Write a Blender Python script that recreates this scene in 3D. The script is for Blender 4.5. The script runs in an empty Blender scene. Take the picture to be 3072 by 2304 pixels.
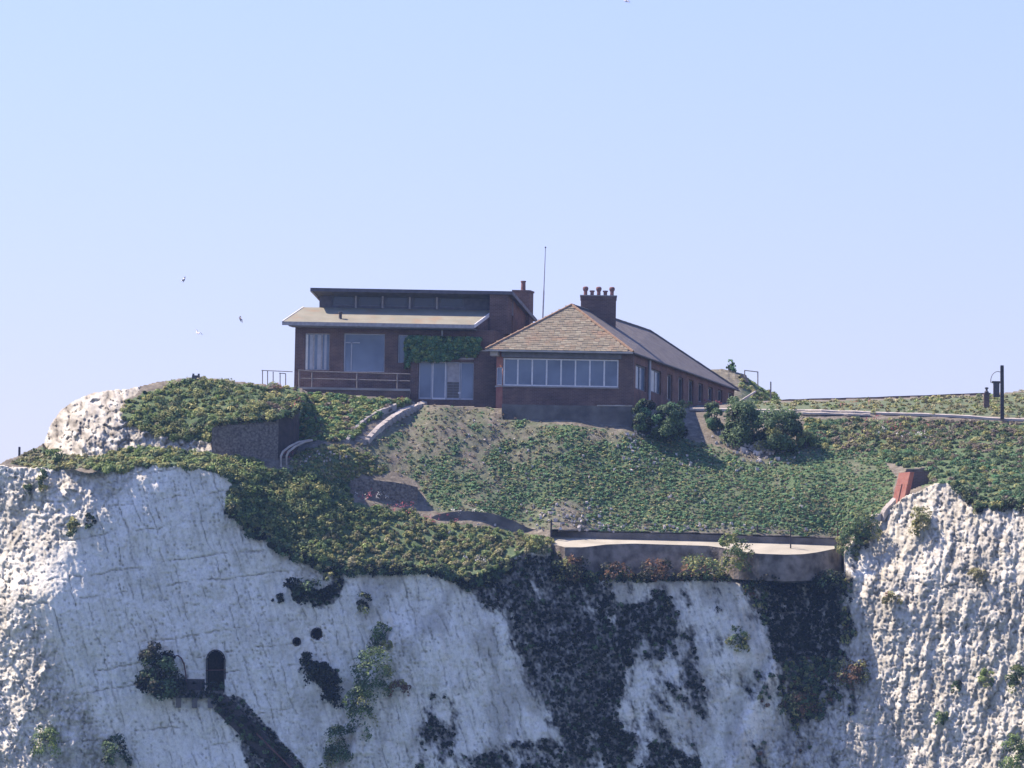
import bpy, math, random
import numpy as np
from mathutils import Vector, Matrix
random.seed(7); RNG = np.random.default_rng(7)
SC = bpy.context.scene
COL = SC.collection
R = math.radians

# ---------------------------------------------------------------- camera, sky, sun, exposure
CAM = np.array((0.0, -300.0, -31.0)); PITCH = R(6.0); ROLL = R(1.0); FPX = 17100.0
_r0 = np.array((1.0, 0, 0)); _u0 = np.array((0, -math.sin(PITCH), math.cos(PITCH)))
FWD = np.array((0, math.cos(PITCH), math.sin(PITCH)))
RGT = math.cos(ROLL) * _r0 + math.sin(ROLL) * _u0
UPV = -math.sin(ROLL) * _r0 + math.cos(ROLL) * _u0
cam_d = bpy.data.cameras.new('camera'); cam = bpy.data.objects.new('camera', cam_d); COL.objects.link(cam)
cam_d.sensor_width = 36; cam_d.lens = 36 * FPX / 3072; cam_d.clip_start = 1; cam_d.clip_end = 20000
cam.matrix_world = Matrix([[RGT[i], UPV[i], -FWD[i], CAM[i]] for i in range(3)] + [[0, 0, 0, 1]])
SC.camera = cam

SUN_EL = R(51); SUN_AZ = R(68)          # azimuth measured from +Y (away from the camera) towards -X (left)
SDIR = Vector((-math.sin(SUN_AZ) * math.cos(SUN_EL), math.cos(SUN_AZ) * math.cos(SUN_EL), math.sin(SUN_EL)))
W = bpy.data.worlds.new('World'); SC.world = W; W.use_nodes = True
nt = W.node_tree; bg = nt.nodes['Background']
sky = nt.nodes.new('ShaderNodeTexSky'); sky.sky_type = 'NISHITA'; sky.sun_disc = False
sky.sun_elevation = SUN_EL; sky.sun_rotation = -SUN_AZ
sky.altitude = 0; sky.air_density = 1.9; sky.dust_density = 0.5; sky.ozone_density = 10.0
nt.links.new(sky.outputs[0], bg.inputs[0]); bg.inputs[1].default_value = 0.086
sl = bpy.data.lights.new('sun', 'SUN'); sl.energy = 5.0; sl.angle = R(0.5); sl.color = (1, 1.0, 0.60)
so = bpy.data.objects.new('sun', sl); COL.objects.link(so)
so.rotation_euler = SDIR.to_track_quat('Z', 'Y').to_euler(); so.location = (-60, 30, 100)
vs = SC.view_settings; vs.view_transform = 'Standard'; vs.look = 'None'; vs.gamma = 1; vs.exposure = 0.97
vs.use_curve_mapping = False
vs.use_white_balance = True; vs.white_balance_temperature = 5950; vs.white_balance_tint = 53   # camera white balance, bluish as in the photograph

# ---------------------------------------------------------------- survey helpers (sighting grid 2212 wide)
S = 3072 / 2212
def at(dx, dy, Y):
    d = FWD + RGT * ((dx * S - 1536) / FPX) + UPV * ((1152 - dy * S) / FPX)
    return CAM + d * ((Y - CAM[1]) / d[1])
def atv(dx, dy, Y):
    dx = np.asarray(dx, float); dy = np.asarray(dy, float)
    d = FWD + RGT * ((dx * S - 1536) / FPX)[..., None] + UPV * ((1152 - dy * S) / FPX)[..., None]
    return CAM + d * ((Y - CAM[1]) / d[..., 1])[..., None]
def depth_for_z(dx, dy, z):
    d = FWD + RGT * ((dx * S - 1536) / FPX) + UPV * ((1152 - dy * S) / FPX)
    return CAM[1] + d[1] * (z - CAM[2]) / d[2]
def hit(dx, dy, p0, n):
    d = FWD + RGT * ((dx * S - 1536) / FPX) + UPV * ((1152 - dy * S) / FPX)
    return CAM + d * (np.dot(np.asarray(p0) - CAM, n) / np.dot(d, n))

# ---------------------------------------------------------------- materials
MATS = {}
def mat(name, col=(0.5, 0.5, 0.5), rough=0.8, col2=None, scale=6.0, bump=0.0, bscale=30.0, metal=0.0, spec=0.3, attr=None, detail=6):
    m = bpy.data.materials.new(name); m.use_nodes = True; t = m.node_tree
    b = t.nodes['Principled BSDF']; b.inputs['Roughness'].default_value = rough
    b.inputs['Metallic'].default_value = metal; b.inputs['Specular IOR Level'].default_value = spec
    b.inputs['Base Color'].default_value = (*col, 1)
    tc = t.nodes.new('ShaderNodeTexCoord')
    if col2 is not None:
        n = t.nodes.new('ShaderNodeTexNoise'); n.inputs['Scale'].default_value = scale; n.inputs['Detail'].default_value = detail
        t.links.new(tc.outputs['Object'], n.inputs['Vector'])
        r = t.nodes.new('ShaderNodeValToRGB'); r.color_ramp.elements[0].position = 0.35; r.color_ramp.elements[1].position = 0.66
        r.color_ramp.elements[0].color = (*col, 1); r.color_ramp.elements[1].color = (*col2, 1)
        t.links.new(n.outputs['Fac'], r.inputs[0]); t.links.new(r.outputs[0], b.inputs['Base Color'])
    if bump:
        n2 = t.nodes.new('ShaderNodeTexNoise'); n2.inputs['Scale'].default_value = bscale; n2.inputs['Detail'].default_value = 4
        t.links.new(tc.outputs['Object'], n2.inputs['Vector'])
        bp = t.nodes.new('ShaderNodeBump'); bp.inputs['Strength'].default_value = bump; bp.inputs['Distance'].default_value = 0.05
        t.links.new(n2.outputs['Fac'], bp.inputs['Height']); t.links.new(bp.outputs[0], b.inputs['Normal'])
    MATS[name] = m
    return m
def brick_mat(name, c1, c2, mortar, axis='xz'):
    m = mat(name, c1, 0.9); t = m.node_tree; b = t.nodes['Principled BSDF']
    tc = t.nodes.new('ShaderNodeTexCoord'); mp = t.nodes.new('ShaderNodeMapping')
    mp.inputs['Rotation'].default_value = (R(-90), 0, 0) if axis == 'xz' else (R(-90), 0, R(-90))
    br = t.nodes.new('ShaderNodeTexBrick'); br.inputs['Scale'].default_value = 1.0
    br.inputs['Brick Width'].default_value = 0.225; br.inputs['Row Height'].default_value = 0.075; br.inputs['Mortar Size'].default_value = 0.006
    br.inputs['Color1'].default_value = (*c1, 1); br.inputs['Color2'].default_value = (*c2, 1); br.inputs['Mortar'].default_value = (*mortar, 1)
    t.links.new(tc.outputs['Object'], mp.inputs['Vector']); t.links.new(mp.outputs[0], br.inputs['Vector'])
    n = t.nodes.new('ShaderNodeTexNoise'); n.inputs['Scale'].default_value = 1.3; n.inputs['Detail'].default_value = 8
    t.links.new(tc.outputs['Object'], n.inputs['Vector'])
    r = t.nodes.new('ShaderNodeValToRGB'); r.color_ramp.elements[0].position = 0.3; r.color_ramp.elements[1].position = 0.7
    r.color_ramp.elements[0].color = (0.62, 0.6, 0.62, 1); r.color_ramp.elements[1].color = (1.15, 1.1, 1.05, 1)
    t.links.new(n.outputs['Fac'], r.inputs[0])
    mx = t.nodes.new('ShaderNodeMix'); mx.data_type = 'RGBA'; mx.blend_type = 'MULTIPLY'; mx.inputs[0].default_value = 1
    t.links.new(br.outputs['Color'], mx.inputs[6]); t.links.new(r.outputs[0], mx.inputs[7]); t.links.new(mx.outputs[2], b.inputs['Base Color'])
    bp = t.nodes.new('ShaderNodeBump'); bp.inputs['Strength'].default_value = 0.5; bp.inputs['Distance'].default_value = 0.01; bp.invert = True
    t.links.new(br.outputs['Fac'], bp.inputs['Height']); t.links.new(bp.outputs[0], b.inputs['Normal'])
    return m
brick_mat('brick', (0.17, 0.105, 0.085), (0.125, 0.075, 0.062), (0.22, 0.19, 0.17))
brick_mat('brick_side', (0.21, 0.105, 0.075), (0.16, 0.08, 0.06), (0.22, 0.175, 0.15), 'yz')
brick_mat('brick_old', (0.16, 0.10, 0.08), (0.12, 0.085, 0.075), (0.2, 0.18, 0.16))
mat('brick_red', (0.30, 0.11, 0.08), 0.9, (0.38, 0.17, 0.12), 3, 0.4, 20)
mat('concrete', (0.24, 0.225, 0.2), 0.9, (0.34, 0.32, 0.29), 1.2, 0.5, 14)
mat('concrete_dark', (0.085, 0.08, 0.075), 0.95, (0.17, 0.16, 0.145), 1.2, 0.6, 12)
mat('concrete_pale', (0.34, 0.31, 0.26), 0.9, (0.46, 0.42, 0.36), 1.8, 0.5, 16)
mat('path_concrete', (0.29, 0.275, 0.205), 0.9, (0.38, 0.36, 0.275), 0.9, 0.35, 18)
mat('seawall', (0.085, 0.07, 0.052), 0.95, (0.27, 0.235, 0.195), 1.9, 0.7, 9)
mat('brick_shade_tone', (0.045, 0.036, 0.034), 0.95, (0.075, 0.058, 0.052), 3, 0.5, 12)  # near-black tone: shade of the return wall put into the colour
mat('flint', (0.085, 0.072, 0.058), 0.9, (0.23, 0.20, 0.165), 9, 0.9, 12)
mat('white_paint', (0.72, 0.72, 0.70), 0.6, (0.6, 0.6, 0.58), 5)
mat('grey_paint', (0.34, 0.36, 0.38), 0.6, (0.42, 0.44, 0.46), 4)
mat('dark_paint', (0.08, 0.075, 0.085), 0.6, (0.12, 0.11, 0.12), 4)
mat('fascia', (0.13, 0.13, 0.14), 0.7, (0.19, 0.19, 0.2), 4)
mat('weathered_board', (0.30, 0.28, 0.27), 0.8, (0.42, 0.4, 0.38), 6)
mat('rail_metal', (0.17, 0.155, 0.14), 0.6, (0.26, 0.24, 0.22), 8)
mat('dark_metal', (0.06, 0.055, 0.06), 0.6, (0.1, 0.09, 0.09), 8)
mat('rust', (0.11, 0.05, 0.04), 0.8, (0.16, 0.075, 0.055), 8)
mat('timber_dark', (0.045, 0.04, 0.04), 0.9, (0.08, 0.07, 0.065), 10)
mat('felt_roof', (0.205, 0.20, 0.145), 0.95, (0.25, 0.245, 0.18), 1.2, 0.3, 25)
mat('pot', (0.23, 0.12, 0.11), 0.9, (0.17, 0.09, 0.085), 6)
mat('curtain', (0.6, 0.6, 0.55), 0.9, (0.7, 0.7, 0.64), 4)
mat('interior', (0.12, 0.12, 0.13), 0.9, (0.18, 0.17, 0.17), 2)
mat('gull_white', (0.75, 0.74, 0.72), 0.8, (0.6, 0.58, 0.56), 3)
mat('gull_dark', (0.12, 0.11, 0.13), 0.8, (0.3, 0.28, 0.28), 3)
mat('sea', (0.02, 0.06, 0.08), 0.15, (0.03, 0.08, 0.1), 0.05, 0.6, 0.4, spec=0.5)
mat('lichen_tile', (0.24, 0.145, 0.085), 0.95, (0.34, 0.245, 0.155), 4, 0.4, 15)
mat('slate_side', (0.10, 0.092, 0.088), 0.9, (0.15, 0.138, 0.125), 2.2, 0.5, 9)
# panes: opaque glossy sheets, reflected sky painted in as blue base colour
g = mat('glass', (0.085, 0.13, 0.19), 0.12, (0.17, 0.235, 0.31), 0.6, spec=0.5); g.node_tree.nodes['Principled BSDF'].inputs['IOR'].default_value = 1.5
mat('glass_dim', (0.04, 0.055, 0.08), 0.12, (0.06, 0.075, 0.1), 0.9, spec=0.4)
g = mat('glass_dark', (0.02, 0.022, 0.03), 0.1, (0.035, 0.035, 0.045), 1.0, spec=0.6)
# front slates: each slate its own tone
m = mat('slate', (0.3, 0.28, 0.24), 0.95, bump=0.3, bscale=20); t = m.node_tree; b = t.nodes['Principled BSDF']
oi = t.nodes.new('ShaderNodeObjectInfo'); rp = t.nodes.new('ShaderNodeValToRGB'); e = rp.color_ramp.elements
e[0].position = 0; e[0].color = (0.165, 0.15, 0.105, 1); e[1].position = 1; e[1].color = (0.28, 0.26, 0.18, 1)
for p, c in ((0.25, (0.195, 0.175, 0.122)), (0.5, (0.22, 0.195, 0.135)), (0.72, (0.22, 0.175, 0.115)), (0.82, (0.245, 0.22, 0.152))):
    q = e.new(p); q.color = (*c, 1)
t.links.new(oi.outputs['Random'], rp.inputs[0])
tc = t.nodes.new('ShaderNodeTexCoord'); geo = t.nodes.new('ShaderNodeNewGeometry'); n = t.nodes.new('ShaderNodeTexNoise'); n.inputs['Scale'].default_value = 0.8; n.inputs['Detail'].default_value = 8
t.links.new(geo.outputs['Position'], n.inputs['Vector'])
r2 = t.nodes.new('ShaderNodeValToRGB'); r2.color_ramp.elements[0].position = 0.55; r2.color_ramp.elements[1].position = 0.72
r2.color_ramp.elements[0].color = (0, 0, 0, 1); r2.color_ramp.elements[1].color = (0.7, 0.7, 0.7, 1)
t.links.new(n.outputs['Fac'], r2.inputs[0])
mx = t.nodes.new('ShaderNodeMix'); mx.data_type = 'RGBA'; mx.inputs[7].default_value = (0.29, 0.165, 0.095, 1)
t.links.new(r2.outputs[0], mx.inputs[0]); t.links.new(rp.outputs[0], mx.inputs[6]); t.links.new(mx.outputs[2], b.inputs['Base Color'])
# felt roof: orange lichen along its upper edge and ends (a growth with its own shape)
t = MATS['felt_roof'].node_tree; b = t.nodes['Principled BSDF']
src = b.inputs['Base Color'].links[0].from_socket
tc = t.nodes.new('ShaderNodeTexCoord'); n = t.nodes.new('ShaderNodeTexNoise'); n.inputs['Scale'].default_value = 0.9; n.inputs['Detail'].default_value = 9
t.links.new(tc.outputs['Object'], n.inputs['Vector'])
r2 = t.nodes.new('ShaderNodeValToRGB'); r2.color_ramp.elements[0].position = 0.54; r2.color_ramp.elements[1].position = 0.74
r2.color_ramp.elements[1].color = (0.6, 0.6, 0.6, 1); t.links.new(n.outputs['Fac'], r2.inputs[0])
mx = t.nodes.new('ShaderNodeMix'); mx.data_type = 'RGBA'; mx.inputs[7].default_value = (0.28, 0.165, 0.09, 1)
t.links.new(r2.outputs[0], mx.inputs[0]); t.links.new(src, mx.inputs[6]); t.links.new(mx.outputs[2], b.inputs['Base Color'])
# leaves: colour per leaf from the mesh, some light passing through
def leaf_mat(name):
    m = bpy.data.materials.new(name); m.use_nodes = True; t = m.node_tree; b = t.nodes['Principled BSDF']
    a = t.nodes.new('ShaderNodeAttribute'); a.attribute_name = 'Col'
    b.inputs['Roughness'].default_value = 0.7; b.inputs['Specular IOR Level'].default_value = 0.25
    tr = t.nodes.new('ShaderNodeBsdfTranslucent'); ms = t.nodes.new('ShaderNodeMixShader'); ms.inputs[0].default_value = 0.3
    t.links.new(a.outputs['Color'], b.inputs['Base Color']); t.links.new(a.outputs['Color'], tr.inputs['Color'])
    t.links.new(b.outputs[0], ms.inputs[1]); t.links.new(tr.outputs[0], ms.inputs[2]); t.links.new(ms.outputs[0], t.nodes['Material Output'].inputs[0])
    MATS[name] = m
leaf_mat('leaf')
# terrain: chalk / soil / turf / lichen-dark by mask
m = bpy.data.materials.new('terrain'); m.use_nodes = True; t = m.node_tree; b = t.nodes['Principled BSDF']; MATS['terrain'] = m
b.inputs['Roughness'].default_value = 0.95; b.inputs['Specular IOR Level'].default_value = 0.15
tc = t.nodes.new('ShaderNodeTexCoord'); att = t.nodes.new('ShaderNodeAttribute'); att.attribute_name = 'mask'
sep = t.nodes.new('ShaderNodeSeparateColor'); t.links.new(att.outputs['Color'], sep.inputs[0])
def tnoise(scale, detail=8, rough=0.6, stretch=None):
    n = t.nodes.new('ShaderNodeTexNoise'); n.inputs['Scale'].default_value = scale; n.inputs['Detail'].default_value = detail; n.inputs['Roughness'].default_value = rough
    if stretch:
        mp = t.nodes.new('ShaderNodeMapping'); mp.inputs['Scale'].default_value = stretch; t.links.new(tc.outputs['Object'], mp.inputs['Vector']); t.links.new(mp.outputs[0], n.inputs['Vector'])
    else: t.links.new(tc.outputs['Object'], n.inputs['Vector'])
    return n.outputs['Fac']
def tramp(fac, stops):
    r = t.nodes.new('ShaderNodeValToRGB'); e = r.color_ramp.elements
    e[0].position = stops[0][0]; e[0].color = (*stops[0][1], 1); e[1].position = stops[-1][0]; e[1].color = (*stops[-1][1], 1)
    for p, c in stops[1:-1]: q = e.new(p); q.color = (*c, 1)
    t.links.new(fac, r.inputs[0]); return r.outputs[0]
def tmix(fac, a, bb, mode='MIX'):
    x = t.nodes.new('ShaderNodeMix'); x.data_type = 'RGBA'; x.blend_type = mode
    if isinstance(fac, float): x.inputs[0].default_value = fac
    else: t.links.new(fac, x.inputs[0])
    t.links.new(a, x.inputs[6]); t.links.new(bb, x.inputs[7]); return x.outputs[2]
ch = tramp(tnoise(0.8, 10, 0.65), [(0.25, (0.60, 0.58, 0.44)), (0.42, (0.76, 0.745, 0.61)), (0.6, (0.85, 0.84, 0.715)), (0.8, (0.87, 0.865, 0.76))])
st = tramp(tnoise(1.5, 9, 0.7, (1, 1, 0.25)), [(0.3, (0.80, 0.77, 0.70)), (0.5, (0.97, 0.96, 0.94)), (0.7, (1, 1, 1))])
ch = tmix(0.8, ch, st, 'MULTIPLY')
fl = tramp(tnoise(5.5, 8, 0.8), [(0.30, (0.25, 0.25, 0.26)), (0.40, (0.80, 0.80, 0.79)), (0.5, (0.98, 0.98, 0.98)), (0.68, (1.1, 1.1, 1.1))])
ch = tmix(0.9, ch, fl, 'MULTIPLY')
soil = tramp(tnoise(3.0, 9, 0.7), [(0.3, (0.085, 0.075, 0.055)), (0.5, (0.155, 0.14, 0.105)), (0.7, (0.27, 0.245, 0.19))])
turf = tramp(tnoise(4.0, 9, 0.7), [(0.3, (0.04, 0.07, 0.03)), (0.5, (0.075, 0.135, 0.055)), (0.72, (0.16, 0.175, 0.085))])
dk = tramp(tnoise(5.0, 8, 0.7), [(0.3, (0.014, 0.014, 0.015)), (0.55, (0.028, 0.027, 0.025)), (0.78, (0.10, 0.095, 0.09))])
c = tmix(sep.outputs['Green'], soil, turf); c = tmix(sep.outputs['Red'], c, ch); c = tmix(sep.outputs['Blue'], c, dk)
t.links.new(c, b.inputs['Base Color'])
bp = t.nodes.new('ShaderNodeBump'); bp.inputs['Strength'].default_value = 0.8; bp.inputs['Distance'].default_value = 0.06
t.links.new(tnoise(6.0, 9, 0.72), bp.inputs['Height']); t.links.new(bp.outputs[0], b.inputs['Normal'])

# ---------------------------------------------------------------- object helpers
ORG = {}
def tag(o, label=None, cat=None, group=None, kind=None):
    if label: o['label'] = label
    if cat: o['category'] = cat
    if group: o['group'] = group
    if kind: o['kind'] = kind
    return o
def empty(name, loc, label, cat, group=None):
    o = bpy.data.objects.new(name, None); COL.objects.link(o); o.empty_display_size = 0.3
    o.location = Vector([float(x) for x in loc]); ORG[o] = Vector(o.location); return tag(o, label, cat, group)
def mesh_obj(name, verts, faces, material, parent=None, smooth=False):
    org = ORG[parent] if parent is not None else Vector((0, 0, 0))
    me = bpy.data.meshes.new(name)
    v = np.asarray(verts, float).reshape(-1, 3)
    if parent is None:
        org = Vector((float(v[:, 0].mean()), float(v[:, 1].mean()), float(v[:, 2].min())))
    me.from_pydata((v - np.array(org)).tolist(), [], [list(map(int, f)) for f in faces])
    me.materials.append(MATS[material]); me.validate()
    if smooth: me.polygons.foreach_set('use_smooth', [True] * len(me.polygons))
    o = bpy.data.objects.new(name, me); COL.objects.link(o); ORG[o] = org
    if parent is not None: o.parent = parent
    else: o.location = org
    return o
BOXF = [(0, 3, 2, 1), (4, 5, 6, 7), (0, 1, 5, 4), (1, 2, 6, 5), (2, 3, 7, 6), (3, 0, 4, 7)]
class Frame:
    def __init__(s, O, e1=(1, 0, 0), e2=(0, 1, 0), e3=(0, 0, 1)):
        s.O = np.array(O, float); s.e = [np.array(x, float) for x in (e1, e2, e3)]
    def p(s, a, b, c): return s.O + a * s.e[0] + b * s.e[1] + c * s.e[2]
class MB:
    def __init__(s): s.v = []; s.f = []
    def add(s, vs_, fs):
        k = len(s.v); s.v += [tuple(map(float, q)) for q in vs_]; s.f += [tuple(i + k for i in f) for f in fs]; return s
    def hexa(s, pts): return s.add(pts, BOXF)
    def box(s, F, a0, a1, b0, b1, c0, c1):
        return s.hexa([F.p(a0, b0, c0), F.p(a1, b0, c0), F.p(a1, b1, c0), F.p(a0, b1, c0), F.p(a0, b0, c1), F.p(a1, b0, c1), F.p(a1, b1, c1), F.p(a0, b1, c1)])
    def tube(s, pts, r, n=8, caps=True):
        pts = [np.array(p, float) for p in pts]; rs = r if hasattr(r, '__len__') else [r] * len(pts)
        rings = []
        for i, p in enumerate(pts):
            d = pts[min(i + 1, len(pts) - 1)] - pts[max(i - 1, 0)]; d = d / (np.linalg.norm(d) + 1e-9)
            x = np.cross(d, (0, 0, 1.0)); 
            if np.linalg.norm(x) < 0.1: x = np.cross(d, (0, 1.0, 0))
            x /= np.linalg.norm(x); y = np.cross(d, x)
            rings.append([p + rs[i] * (math.cos(2 * math.pi * k / n) * x + math.sin(2 * math.pi * k / n) * y) for k in range(n)])
        vs_ = [q for rg in rings for q in rg]; fs = []
        for i in range(len(pts) - 1):
            for k in range(n): fs.append((i * n + k, i * n + (k + 1) % n, (i + 1) * n + (k + 1) % n, (i + 1) * n + k))
        if caps: fs += [tuple(range(n - 1, -1, -1)), tuple(range((len(pts) - 1) * n, len(pts) * n))]
        return s.add(vs_, fs)
    def lathe(s, base, prof, n=12):
        vs_ = []; fs = []
        for (r, z) in prof:
            vs_ += [(base[0] + r * math.cos(2 * math.pi * k / n), base[1] + r * math.sin(2 * math.pi * k / n), base[2] + z) for k in range(n)]
        for i in range(len(prof) - 1):
            for k in range(n): fs.append((i * n + k, i * n + (k + 1) % n, (i + 1) * n + (k + 1) % n, (i + 1) * n + k))
        fs += [tuple(range(n - 1, -1, -1)), tuple(range((len(prof) - 1) * n, len(prof) * n))]
        return s.add(vs_, fs)
    def wall(s, F, a0, a1, c0, c1, th, holes=()):
        A = sorted({a0, a1, *[min(max(h[i], a0), a1) for h in holes for i in (0, 1)]}); Cc = sorted({c0, c1, *[min(max(h[i], c0), c1) for h in holes for i in (2, 3)]})
        def solid(i, j):
            if i < 0 or j < 0 or i >= len(A) - 1 or j >= len(Cc) - 1: return False
            x = (A[i] + A[i + 1]) / 2; z = (Cc[j] + Cc[j + 1]) / 2
            return not any(h[0] < x < h[1] and h[2] < z < h[3] for h in holes)
        def quad(*q): s.add([F.p(*w) for w in q], [(0, 1, 2, 3)])
        for i in range(len(A) - 1):
            for j in range(len(Cc) - 1):
                if not solid(i, j): continue
                x0, x1, z0, z1 = A[i], A[i + 1], Cc[j], Cc[j + 1]
                quad((x0, 0, z0), (x1, 0, z0), (x1, 0, z1), (x0, 0, z1)); quad((x1, th, z0), (x0, th, z0), (x0, th, z1), (x1, th, z1))
                if not solid(i - 1, j): quad((x0, th, z0), (x0, 0, z0), (x0, 0, z1), (x0, th, z1))
                if not solid(i + 1, j): quad((x1, 0, z0), (x1, th, z0), (x1, th, z1), (x1, 0, z1))
                if not solid(i, j - 1): quad((x0, th, z0), (x1, th, z0), (x1, 0, z0), (x0, 0, z0))
                if not solid(i, j + 1): quad((x0, 0, z1), (x1, 0, z1), (x1, th, z1), (x0, th, z1))
        return s
    def build(s, name, material, parent=None, smooth=False): return mesh_obj(name, s.v, s.f, material, parent, smooth)
def sweep_wall(pts_top, pts_bot_z, th, jit=0.0):
    """solid wall: front line of 3-D top points, bottom heights, thickness to the back (+Y)"""
    mb = MB(); n = len(pts_top); vs_ = []
    for p, zb in zip(pts_top, pts_bot_z):
        j = random.uniform(-jit, jit)
        vs_ += [(p[0], p[1], zb), (p[0], p[1] + th, zb), (p[0], p[1] + th, p[2] + j), (p[0], p[1], p[2] + j)]
    fs = [(0, 1, 2, 3), tuple((n - 1) * 4 + k for k in (3, 2, 1, 0))]
    for i in range(n - 1):
        for k in range(4): fs.append((i * 4 + k, (i + 1) * 4 + k, (i + 1) * 4 + (k + 1) % 4, i * 4 + (k + 1) % 4)[::-1])
    return mb.add(vs_, fs)
def interp_line(pts, n):
    pts = np.array(pts, float); d = np.r_[0, np.cumsum(np.hypot(np.diff(pts[:, 0]), np.diff(pts[:, 1])))]
    tt = np.linspace(0, d[-1], n); return np.stack([np.interp(tt, d, pts[:, k]) for k in range(pts.shape[1])], 1)

# ---------------------------------------------------------------- numeric noise
_perm = RNG.permutation(1024); _ang = RNG.random(1024) * 2 * np.pi; _gx = np.cos(_ang); _gy = np.sin(_ang)
def _h(i, j): return _perm[(_perm[i & 1023] + j) & 1023]
def noise2(x, y):
    xi = np.floor(x).astype(int); yi = np.floor(y).astype(int); xf = x - xi; yf = y - yi
    u = xf ** 3 * (xf * (xf * 6 - 15) + 10); v = yf ** 3 * (yf * (yf * 6 - 15) + 10)
    def gd(ii, jj, dx, dy): h = _h(ii, jj); return _gx[h] * dx + _gy[h] * dy
    a = gd(xi, yi, xf, yf); b_ = gd(xi + 1, yi, xf - 1, yf); c_ = gd(xi, yi + 1, xf, yf - 1); d_ = gd(xi + 1, yi + 1, xf - 1, yf - 1)
    return (a + u * (b_ - a) + v * ((c_ + u * (d_ - c_)) - (a + u * (b_ - a)))) * 1.4
def fbm(x, y, o=5, g_=0.5, l=2.03):
    s_ = 0; a = 1; t_ = 0
    for k in range(o): s_ = s_ + a * noise2(x + 17.3 * k, y - 9.1 * k); t_ += a; a *= g_; x = x * l; y = y * l
    return s_ / t_
def facets(x, y, seed=0, tilt=0.9):
    """cells with a random offset and tilt: broken blocks"""
    xi = np.floor(x).astype(int); yi = np.floor(y).astype(int); best = np.full(x.shape, 9.0); out = np.zeros(x.shape)
    for i in (-1, 0, 1):
        for j in (-1, 0, 1):
            h = _h(xi + i + seed * 31, yi + j + seed * 57); h2 = _perm[(h + 271) & 1023]; h3 = _perm[(h + 577) & 1023]; h4 = _perm[(h + 83) & 1023]; h5 = _perm[(h + 401) & 1023]
            cx = xi + i + 0.15 + 0.7 * h / 1023; cy = yi + j + 0.15 + 0.7 * h2 / 1023
            d = (x - cx) ** 2 + (y - cy) ** 2; val = (h3 / 1023 - 0.5) + tilt * ((h4 / 511.5 - 1) * (x - cx) + (h5 / 511.5 - 1) * (y - cy))
            k = d < best; out = np.where(k, val, out); best = np.where(k, d, best)
    return out
def inpoly(x, y, poly):
    r_ = np.zeros(x.shape, bool); n = len(poly)
    for i in range(n):
        x0, y0 = poly[i]; x1, y1 = poly[(i + 1) % n]
        if y0 == y1: continue
        k = ((y0 > y) != (y1 > y)) & (x < (x1 - x0) * (y - y0) / (y1 - y0) + x0); r_ ^= k
    return r_
def rbf(pts, x, y, c=0.04):
    p = np.array(pts, float); X = p[:, 0] / 1000; Y = p[:, 1] / 1000; n = len(p)
    A = np.zeros((n + 3, n + 3)); A[:n, :n] = np.sqrt((X[:, None] - X) ** 2 + (Y[:, None] - Y) ** 2 + c * c)
    A[:n, n] = A[n, :n] = 1; A[:n, n + 1] = A[n + 1, :n] = X; A[:n, n + 2] = A[n + 2, :n] = Y
    w = np.linalg.solve(A, np.r_[p[:, 2], 0, 0, 0]); x = x / 1000; y = y / 1000
    out = w[n] + w[n + 1] * x + w[n + 2] * y
    for i in range(n): out = out + w[i] * np.sqrt((x - X[i]) ** 2 + (y - Y[i]) ** 2 + c * c)
    return out
def smooth(x, a, b_): q = np.clip((x - a) / (b_ - a), 0, 1); return q * q * (3 - 2 * q)
# ================================================================ terrain: one surveyed relief (cliff, mound, slopes)
STEP = 2.3
us = np.arange(-170, 2385, STEP); vs_in = np.arange(790, 1700, STEP)
vlist = np.r_[vs_in, 1700 + np.cumsum(np.linspace(3, 14, 70))]
U, V = np.meshgrid(us, vlist)
SKYL = np.array([(-170, 1045), (0, 1000), (20, 990), (40, 984), (70, 972), (95, 955), (106, 922), (130, 885), (165, 862), (200, 848), (240, 842), (280, 838), (340, 824), (420, 813), (480, 818), (560, 828), (650, 838),
                 (665, 846), (886, 862), (905, 873), (1000, 876), (1130, 884), (1370, 888), (1400, 884), (1480, 876), (1600, 868), (1700, 864), (1900, 860), (2130, 851), (2212, 842), (2400, 828)], float)
vsky = np.interp(us, SKYL[:, 0], SKYL[:, 1]) + 3.0 * fbm(us / 25, us * 0 + 3.3, 4) * np.where((us > 655) & (us < 1400), 0.2, 1)
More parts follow.
